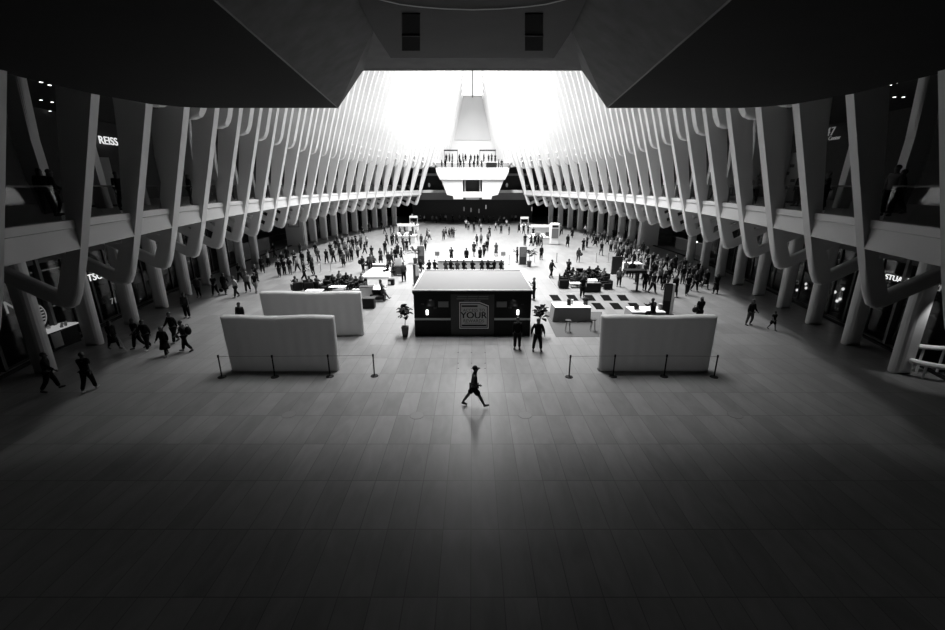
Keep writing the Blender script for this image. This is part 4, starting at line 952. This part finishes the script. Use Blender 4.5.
for k, px in enumerate((421, 429.5, 435, 446, 451, 457.5, 464, 472.5, 482, 488, 494, 501)):
    x = (px - 472.5) / 420 * (CY * .955 + 8.7 * .2957) ; tp = ['c0', 'c1', 'c0', 'c2', 'c0', 'c2', 'c0', 'c0', 'c1', 'c0', 'c0', 'c1'][k]
    person((x, CY - .1 * (k % 2), 0), random.choice((0, 20, -15)), 'sit', tp, 'c0', 1.72, 'person with %s top seated at the long white counter, %s from left' % (WORD[tp], ORD[k]), 'people seated at the long counter')
    stool(x, CY - .1 * (k % 2) - .05, .45, 'low stool at the long white counter, %s from left' % ORD[k], 'stools at the long counter')
for k, (px, py) in enumerate(((451.5, 262.3), (466.5, 263.5), (480, 262.5))):
    person(at_foot(px, py), 180 + random.uniform(-30, 30), ['phone', 'stand', 'stand'][k], 'c0', 'c0', 1.74, 'person in black standing behind the long white counter, %s from left' % ORD[k], 'people standing behind the long counter')
# white stalls near the far end
def stall(x0, x1, py, lab, tower):
    a, b = at_foot(x0, py), at_foot(x1, py); hw = (b.x - a.x) / 2; R = thing('market_stall', ((a.x + b.x) / 2, a.y, 0), 0, lab, 'stall')
    link('counter', B(-hw, hw, 0, 2.4, 0, 1.05), 'offwhite', R); link('counter_top', B(-hw - .08, hw + .08, -.08, 2.48, 1.05, 1.13), 'white', R)
    for k in range(4): link('shelf_unit', B(-hw + .3 + k * (2 * hw - .6) / 4, -hw + .3 + (k + .7) * (2 * hw - .6) / 4, .8, 1.3, 1.13, 1.5 + .25 * (k % 2)), ['white', 'grey', 'offwhite', 'dark'][k], R)
    for sx in (-1, 1): link('upright', B(sx * hw * .8 - .05, sx * hw * .8 + .05, 1.9, 2.0, 1.13, 2.6), 'lgrey', R)
    link('header', B(-hw * .85, hw * .85, 1.85, 2.05, 2.4, 2.8), 'white', R)
    for k in range(6): link('goods', B(-hw + .2 + k * (2 * hw - .4) / 6, -hw + .42 + k * (2 * hw - .4) / 6, .15, .4, 1.13, 1.3), ['dark', 'grey', 'black'][k % 3], R)
    if tower: link('tower', B(tower - .7, tower + .7, -.4, .6, 0, 3.2, bev=.15), 'white', R); link('tower_panel', B(tower - .5, tower + .5, -.45, -.401, 1.0, 2.4), 'grey', R); link('tower_slot', B(tower - .45, tower + .45, -.46, -.401, 2.6, 2.9), 'black', R)
stall(394.5, 415, 243, 'long white market stall on the left of the bright far floor', None); stall(530, 553, 244.5, 'white market stall with a tall white cabinet at its right end', 1.9)
stall(408, 417.5, 231, 'smaller white stall behind the left market stall', None); stall(520.5, 530, 232.5, 'smaller white stall behind the right market stall', None)

# ------------------------------------------------------------------ furniture left of centre
def boxthing(name, px, py, wx, wy, h, m, lab, cat, top=None, ang=0, bev=.03):
    p = at_foot(px, py); o = link(name, B(-wx / 2, wx / 2, 0, wy, 0, h, bev=bev), m); o.location = p; o.rotation_euler = (0, 0, ang)
    if top: link('top', B(-wx / 2 - .03, wx / 2 + .03, -.03, wy + .03, h, h + .05), top, o)
    tag(o, lab, cat); return o
a, b = at_foot(362, 279), at_foot(389, 279); c_ = at_foot(368, 270)
o = link('white_platform', B(0, b.x - a.x, 0, c_.y - a.y, 0, .28, bev=.02), 'white'); o.location = (a.x, a.y, 0); link('plinth', B(.1, b.x - a.x - .1, .1, c_.y - a.y - .1, 0, .05), 'grey', o); tag(o, 'low white platform on the floor left of the kiosk', 'platform')
a, b = at_foot(352, 292), at_foot(383, 292)
o = link('white_platform', B(0, b.x - a.x, 0, 1.6, 0, .22, bev=.02), 'white'); o.location = (a.x, a.y, 0); link('plinth', B(.1, b.x - a.x - .1, .1, 1.5, 0, .05), 'grey', o); tag(o, 'low white platform behind the black armchair', 'platform')
boxthing('storage_box', 391, 285.5, .55, .5, .55, 'black', 'small black box with white label alone on the bright floor', 'box')
o = bpy.data.objects['storage_box']; link('label_plate', B(-.22, -.02, -.02, -.001, .12, .36), 'white', o)
boxthing('white_cabinet', 366.5, 300, 1.0, .6, 1.0, 'offwhite', 'pale grey cabinet at the right end of the rear white barrier', 'cabinet', 'dark')
boxthing('storage_crate', 367.5, 309, 1.0, .6, .75, 'black', 'black crate in front of the pale grey cabinet by the rear barrier', 'crate', 'dark')
def armchair(x, y, rz, lab, grp=None, m='black', wd=.8):
    R = thing('armchair', (x, y, 0), rz, lab, 'armchair', grp); h = wd / 2
    link('seat', B(-h + .1, h - .1, -.32, .32, .16, .42, bev=.04), m, R); link('backrest', B(-h, h, -.42, -.28, .1, .82, bev=.05), m, R)
    for s in (-1, 1): link('armrest', B(*(sorted((s * (h - .12), s * h))), -.34, .34, .1, .60, bev=.03), m, R)
    for sx in (-1, 1):
        for sy in (-1, 1): link('leg', B(sx * (h - .1) - .02, sx * (h - .1) + .02, sy * .3 - .02, sy * .3 + .02, 0, .16), 'metal', R)
p = at_foot(377.5, 302); armchair(p.x, p.y + .3, PI, 'black armchair right of the pale cabinet, beside the leaning person', wd=1.1)
def low_table(x, y, lab, wx=1.1, wy=.7, h=.42, m='white', grp=None):
    R = thing('low_table', (x, y, 0), 0, lab, 'table', grp); link('table_top', B(-wx / 2, wx / 2, -wy / 2, wy / 2, h - .05, h, bev=.015), m, R)
    for sx in (-1, 1):
        for sy in (-1, 1): link('leg', B(sx * (wx / 2 - .06) - .025, sx * (wx / 2 - .06) + .025, sy * (wy / 2 - .06) - .025, sy * (wy / 2 - .06) + .025, 0, h - .05), 'grey', R)
# seating group behind the rear left barrier
SEATL = [(297, 291, 40, 1), (310, 291, 10, 1), (318, 290, -20, 1), (326, 291, 170, 0), (334, 288, 190, 0), (340, 285, 170, 1), (347, 286, 200, 1), (352, 289, 150, 0), (358, 290, 160, 1), (362, 288, 175, 1), (305, 288, 60, 0), (329, 285, 185, 0)]
for k, (px, py, f, occ) in enumerate(sorted(SEATL)):
    p = at_foot(px, py); armchair(p.x, p.y, math.radians(f), 'black lounge armchair behind the rear left barrier, %s from left' % ORD[k], 'armchairs behind the rear left barrier')
    if occ or k % 3 == 0:
        tp = ['c0', 'c2', 'c1', 'c3'][k % 4]; person((p.x, p.y, 0), f, 'sit' if k % 2 else 'sit_fwd', tp, 'c0', 1.7, 'person with %s top seated behind the rear left barrier, %s chair from left' % (WORD[tp], ORD[k]), 'people seated behind the rear left barrier')
for k, (px, py) in enumerate(((338, 291), (315, 295))):
    p = at_foot(px, py); low_table(p.x, p.y, 'low white table among black armchairs behind the rear left barrier, %s one' % ('right' if k == 0 else 'left'), 1.4)
# seated cluster with carts left of the kiosk, farther back
for k, (px, py, f, ps) in enumerate(((388, 274, 120, 'sit'), (392, 276, -60, 'sit_fwd'), (398, 270, 160, 'sit'), (374, 267, 200, 'sit_fwd'), (368, 269, 100, 'sit'))):
    p = at_foot(px, py); person(p, f, ps, ['c0', 'c1', 'c0', 'c2', 'c1'][k], 'c0', 1.7, 'person sitting on a stool near the black cart left of the kiosk, %s of five' % ORD[k], 'stool sitters near the black cart')
    stool(p.x, p.y, .45, 'dark stool near the black cart left of the kiosk, %s of five' % ORD[k], 'stools near the black cart')
R = thing('serving_cart', at_foot(398.5, 276), 0, 'black cart with a white notice board left of the kiosk', 'cart')
link('cart_body', B(-.6, .6, 0, .7, .15, 1.0, bev=.04), 'dark', R); link('notice_board', B(-.35, .35, .3, .34, 1.0, 1.75), 'white', R)
for sx in (-1, 1):
    link('wheel', cyl(bmesh.new(), (sx * .45 - .03, .12, .12), (sx * .45 + .03, .12, .12), .12, n=14), 'black', R)
    link('wheel', cyl(bmesh.new(), (sx * .45 - .03, .58, .12), (sx * .45 + .03, .58, .12), .12, n=14), 'black', R)
R = thing('tub_planter', at_foot(376, 269), 0, 'grey box bench behind the low white platform', 'bench'); link('bench_body', B(-.9, .9, 0, .6, 0, .45, bev=.03), 'grey', R); link('cushion', B(-.85, .85, .05, .55, .45, .52, bev=.02), 'lgrey', R)

# ------------------------------------------------------------------ right side: rugs, dark mats, tables, lounge group
def flat(name, pts, m, lab, cat, h=.012, grp=None):
    c = sum(pts, Vector()) / len(pts); o = link(name, prism([(p.x - c.x, p.y - c.y) for p in pts], 'z', 0, h), m); o.location = (c.x, c.y, 0); tag(o, lab, cat, grp); return o
flat('rug', [at_foot(556, 337), at_foot(602, 337), at_foot(602, 312), at_foot(544, 312)], 'rug2', 'dark grey rug under the white-clothed table, right of the kiosk', 'rug')
flat('rug', [at_foot(560, 292.2), at_foot(668, 292.2), at_foot(650, 276), at_foot(548, 276)], 'rug', 'large grey rug under the lounge chairs on the right', 'rug')
MAT = [((549, 295), (561, 295), (561.5, 301), (553, 301))]
def mat4(x0, y0, x1, y1, lean, lab):
    flat('floor_mat', [at_foot(x0, y0), at_foot(x1, y0), at_foot(x1 + lean, y1), at_foot(x0 + lean, y1)], 'matt', lab, 'mat', .015, 'black floor mats')
for k, x in enumerate((549, 566, 583.5, 600, 616.5)): mat4(x, 295, x + 8.5, 300.8, 4.2, 'black square mat in the back row of mats, %s from left' % ORD[k])
for k, x in enumerate((554.5, 573, 591, 609, 627.5)): mat4(x, 303, x + 9, 309.4, 5.4, 'black square mat in the front row of mats, %s from left' % ORD[k])
def clothed_table(a, b, h, d, lab, items=True):
    hw = (b.x - a.x) / 2; R = thing('clothed_table', ((a.x + b.x) / 2, a.y, 0), 0, lab, 'table')
    link('table_cloth', prism([(-hw - .12, 0), (hw + .05, 0), (hw, h), (-hw, h)], 'y', 0, d, .02), 'cloth', R); link('table_top', B(-hw, hw, -.02, d, h, h + .03), 'white', R)
    return R
a, b = at_foot(554, 322), at_foot(590, 322); clothed_table(a, b, .98, 1.3, 'white-topped table with hanging cloth beside the kiosk', True)
for nm_, x, y, r, h, m, lab in (('paper_cup', -.15, .6, .14, .38, 'black', 'black container standing on the white-clothed table'), ('flower_pot', 1.0, .75, .16, .22, 'dark', 'dark bowl of leaves standing on the white-clothed table'), ('white_jar', .1, .8, .09, .3, 'white', 'white jar standing on the white-clothed table')):
    cx_ = (a.x + b.x) / 2; bm = bmesh.new(); cyl(bm, (0, 0, 0), (0, 0, h), r, r * .9, 14); o = link(nm_, bm, m); o.location = (cx_ + x, a.y + y, 1.01); link('lid', cyl(bmesh.new(), (0, 0, h), (0, 0, h + .03), r * .92, n=14), m, o)
    if nm_ == 'flower_pot': link('leaves', ell(bmesh.new(), (0, 0, h + .12), (.22, .2, .14), 7), 'leaf', o)
    tag(o, lab, {'paper_cup': 'container', 'flower_pot': 'plant', 'white_jar': 'jar'}[nm_])
for k, (px, py) in enumerate(((567.5, 332), (592.5, 331))):
    p = at_foot(px, py); stool(p.x, p.y, .78, 'tall dark stool %s of the white-clothed table' % ('in front' if k == 0 else 'at the right end'), 'stools at the white-clothed table')
a, b = at_foot(631, 325), at_foot(664, 325); clothed_table(a, b, .85, 1.3, 'white-topped table with a laptop behind the right white barrier')
cx_ = (a.x + b.x) / 2; person((cx_ + .05, a.y - .45, .32), 20, 'sit_high', 'c0', 'c0', 1.74, 'person in black bent over a laptop at the table behind the right barrier'); stool(cx_ + .05, a.y - .5, 1.0, 'stool under the person working at the laptop', None)
R = thing('laptop', (cx_ - .55, a.y + .45, .88), .3, 'open laptop on the table behind the right barrier', 'laptop'); link('keyboard', B(-.18, .18, -.13, .13, 0, .02), 'grey', R); link('screen', prism([(.13, .02), (.15, .02), (.21, .26), (.19, .26)], 'x', -.18, .18), 'dark', R)
bm = bmesh.new(); cyl(bm, (0, 0, 0), (0, 0, .36), .12, .14, 14); o = link('cup', bm, 'grey'); o.location = (cx_ + .95, a.y + .6, .88); link('lid', cyl(bmesh.new(), (0, 0, .36), (0, 0, .39), .13, n=14), 'lgrey', o); tag(o, 'grey cup on the laptop table behind the right barrier', 'cup')
# lounge group
LG = [(563, 288, 0, .85, 0), (575, 285, 30, .7, 1), (583, 284, 160, .7, 1), (590, 291.5, 0, 1.6, 0), (588, 279, 180, .8, 1), (596, 278, 190, .8, 1), (603, 282, 120, .9, 1), (606, 289, 95, .8, 0), (571, 280, -150, .7, 1), (563, 283, -100, .7, 1), (580, 277, 180, .7, 0)]
for k, (px, py, f, wd, occ) in enumerate(sorted(LG)):
    p = at_foot(px, py); big = wd > 1.2
    armchair(p.x, p.y, math.radians(f), ('wide black sofa in front of the right lounge group' if big else 'black lounge armchair on the right rug, %s from left' % ORD[k]), 'right lounge seats', wd=wd)
    if occ:
        tp = ['c0', 'c2', 'c1', 'c3'][k % 4]; person((p.x, p.y, 0), f, 'sit' if k % 2 else 'sit_fwd', tp, 'c0', 1.7, 'person with %s top seated on the right rug, %s seat from left' % (WORD[tp], ORD[k]), 'people seated on the right rug')
for k, (px, py) in enumerate(((576.5, 287.5), (590, 284))):
    p = at_foot(px, py); low_table(p.x, p.y, 'low white table among the right lounge chairs, %s one' % ('left' if k == 0 else 'right'), 1.2)
# dark partition, high table on one post, white cube desk
p = at_foot(616, 274); o = link('partition_board', B(-.55, .55, -.05, .05, 0, 1.8, bev=.01), 'dark'); o.location = p; o.rotation_euler = (0, 0, .1)
for sx in (-1, 1): link('foot', B(sx * .45 - .03, sx * .45 + .03, -.3, .3, 0, .06), 'black', o)
tag(o, 'dark upright partition board between lounge chairs and the right crowd', 'board')
p = at_foot(636.5, 291.5); R = thing('high_table', p, 0, 'dark high table on a single thick post in the right crowd', 'table')
link('table_top', B(-1.2, .5, -.4, .5, 1.65, 1.9, bev=.03), 'black', R); link('post', cyl(bmesh.new(), (0, 0, .04), (0, 0, 1.66), .09, n=14), 'black', R); link('base', B(-.4, .3, -.3, .3, 0, .05), 'black', R)
p = at_foot(633, 274); R = thing('white_desk', p, 0, 'white cube desk among the right crowd', 'desk'); link('top', B(-.9, .9, 0, 1.0, .95, 1.05), 'white', R)
for sx in (-1, 1): link('side_panel', B(*(sorted((sx * .9, sx * .8))), 0, 1.0, 0, .95), 'offwhite', R)
link('back_panel', B(-.8, .8, .8, .9, .1, .95), 'dark', R)
for k in range(4):
    o = link('glass_cup', cyl(bmesh.new(), (0, 0, 0), (0, 0, .16), .05, .06, 10), 'white'); o.location = (p.x - .6 + k * .4, p.y + .4, 1.05); tag(o, 'white cup on the cube desk in the right crowd, %s from left' % ORD[k], 'cup', 'cups on the cube desk')
# round hatches let into the floor
for k, (px, py) in enumerate(((289, 414.5), (417, 415.5), (525, 415), (735, 415))):
    p = at_foot(px, py); bm = bmesh.new(); cyl(bm, (0, 0, 0), (0, 0, .006), .28, n=32); o = link('floor_hatch', bm, 'shopgrey'); o.location = p
    link('cover', cyl(bmesh.new(), (0, 0, .006), (0, 0, .010), .265, n=32), 'hatch', o); tag(o, 'round metal hatch set in the stone floor, %s from left' % ORD[k], 'hatch', 'round floor hatches')
for k, (px, py) in enumerate([(x, y) for y in (352.5, 363.2, 368.5) for x in (458.2, 471.6, 485.2)]):
    p = at_foot(px, py); o = link('floor_stud', cyl(bmesh.new(), (0, 0, 0), (0, 0, .008), .035, n=12), 'dark'); o.location = p; tag(o, 'tiny dark stud in the floor before the kiosk, %s row from it, %s from left' % (ORD[k // 3], ORD[k % 3]), 'stud', 'studs in the floor before the kiosk')
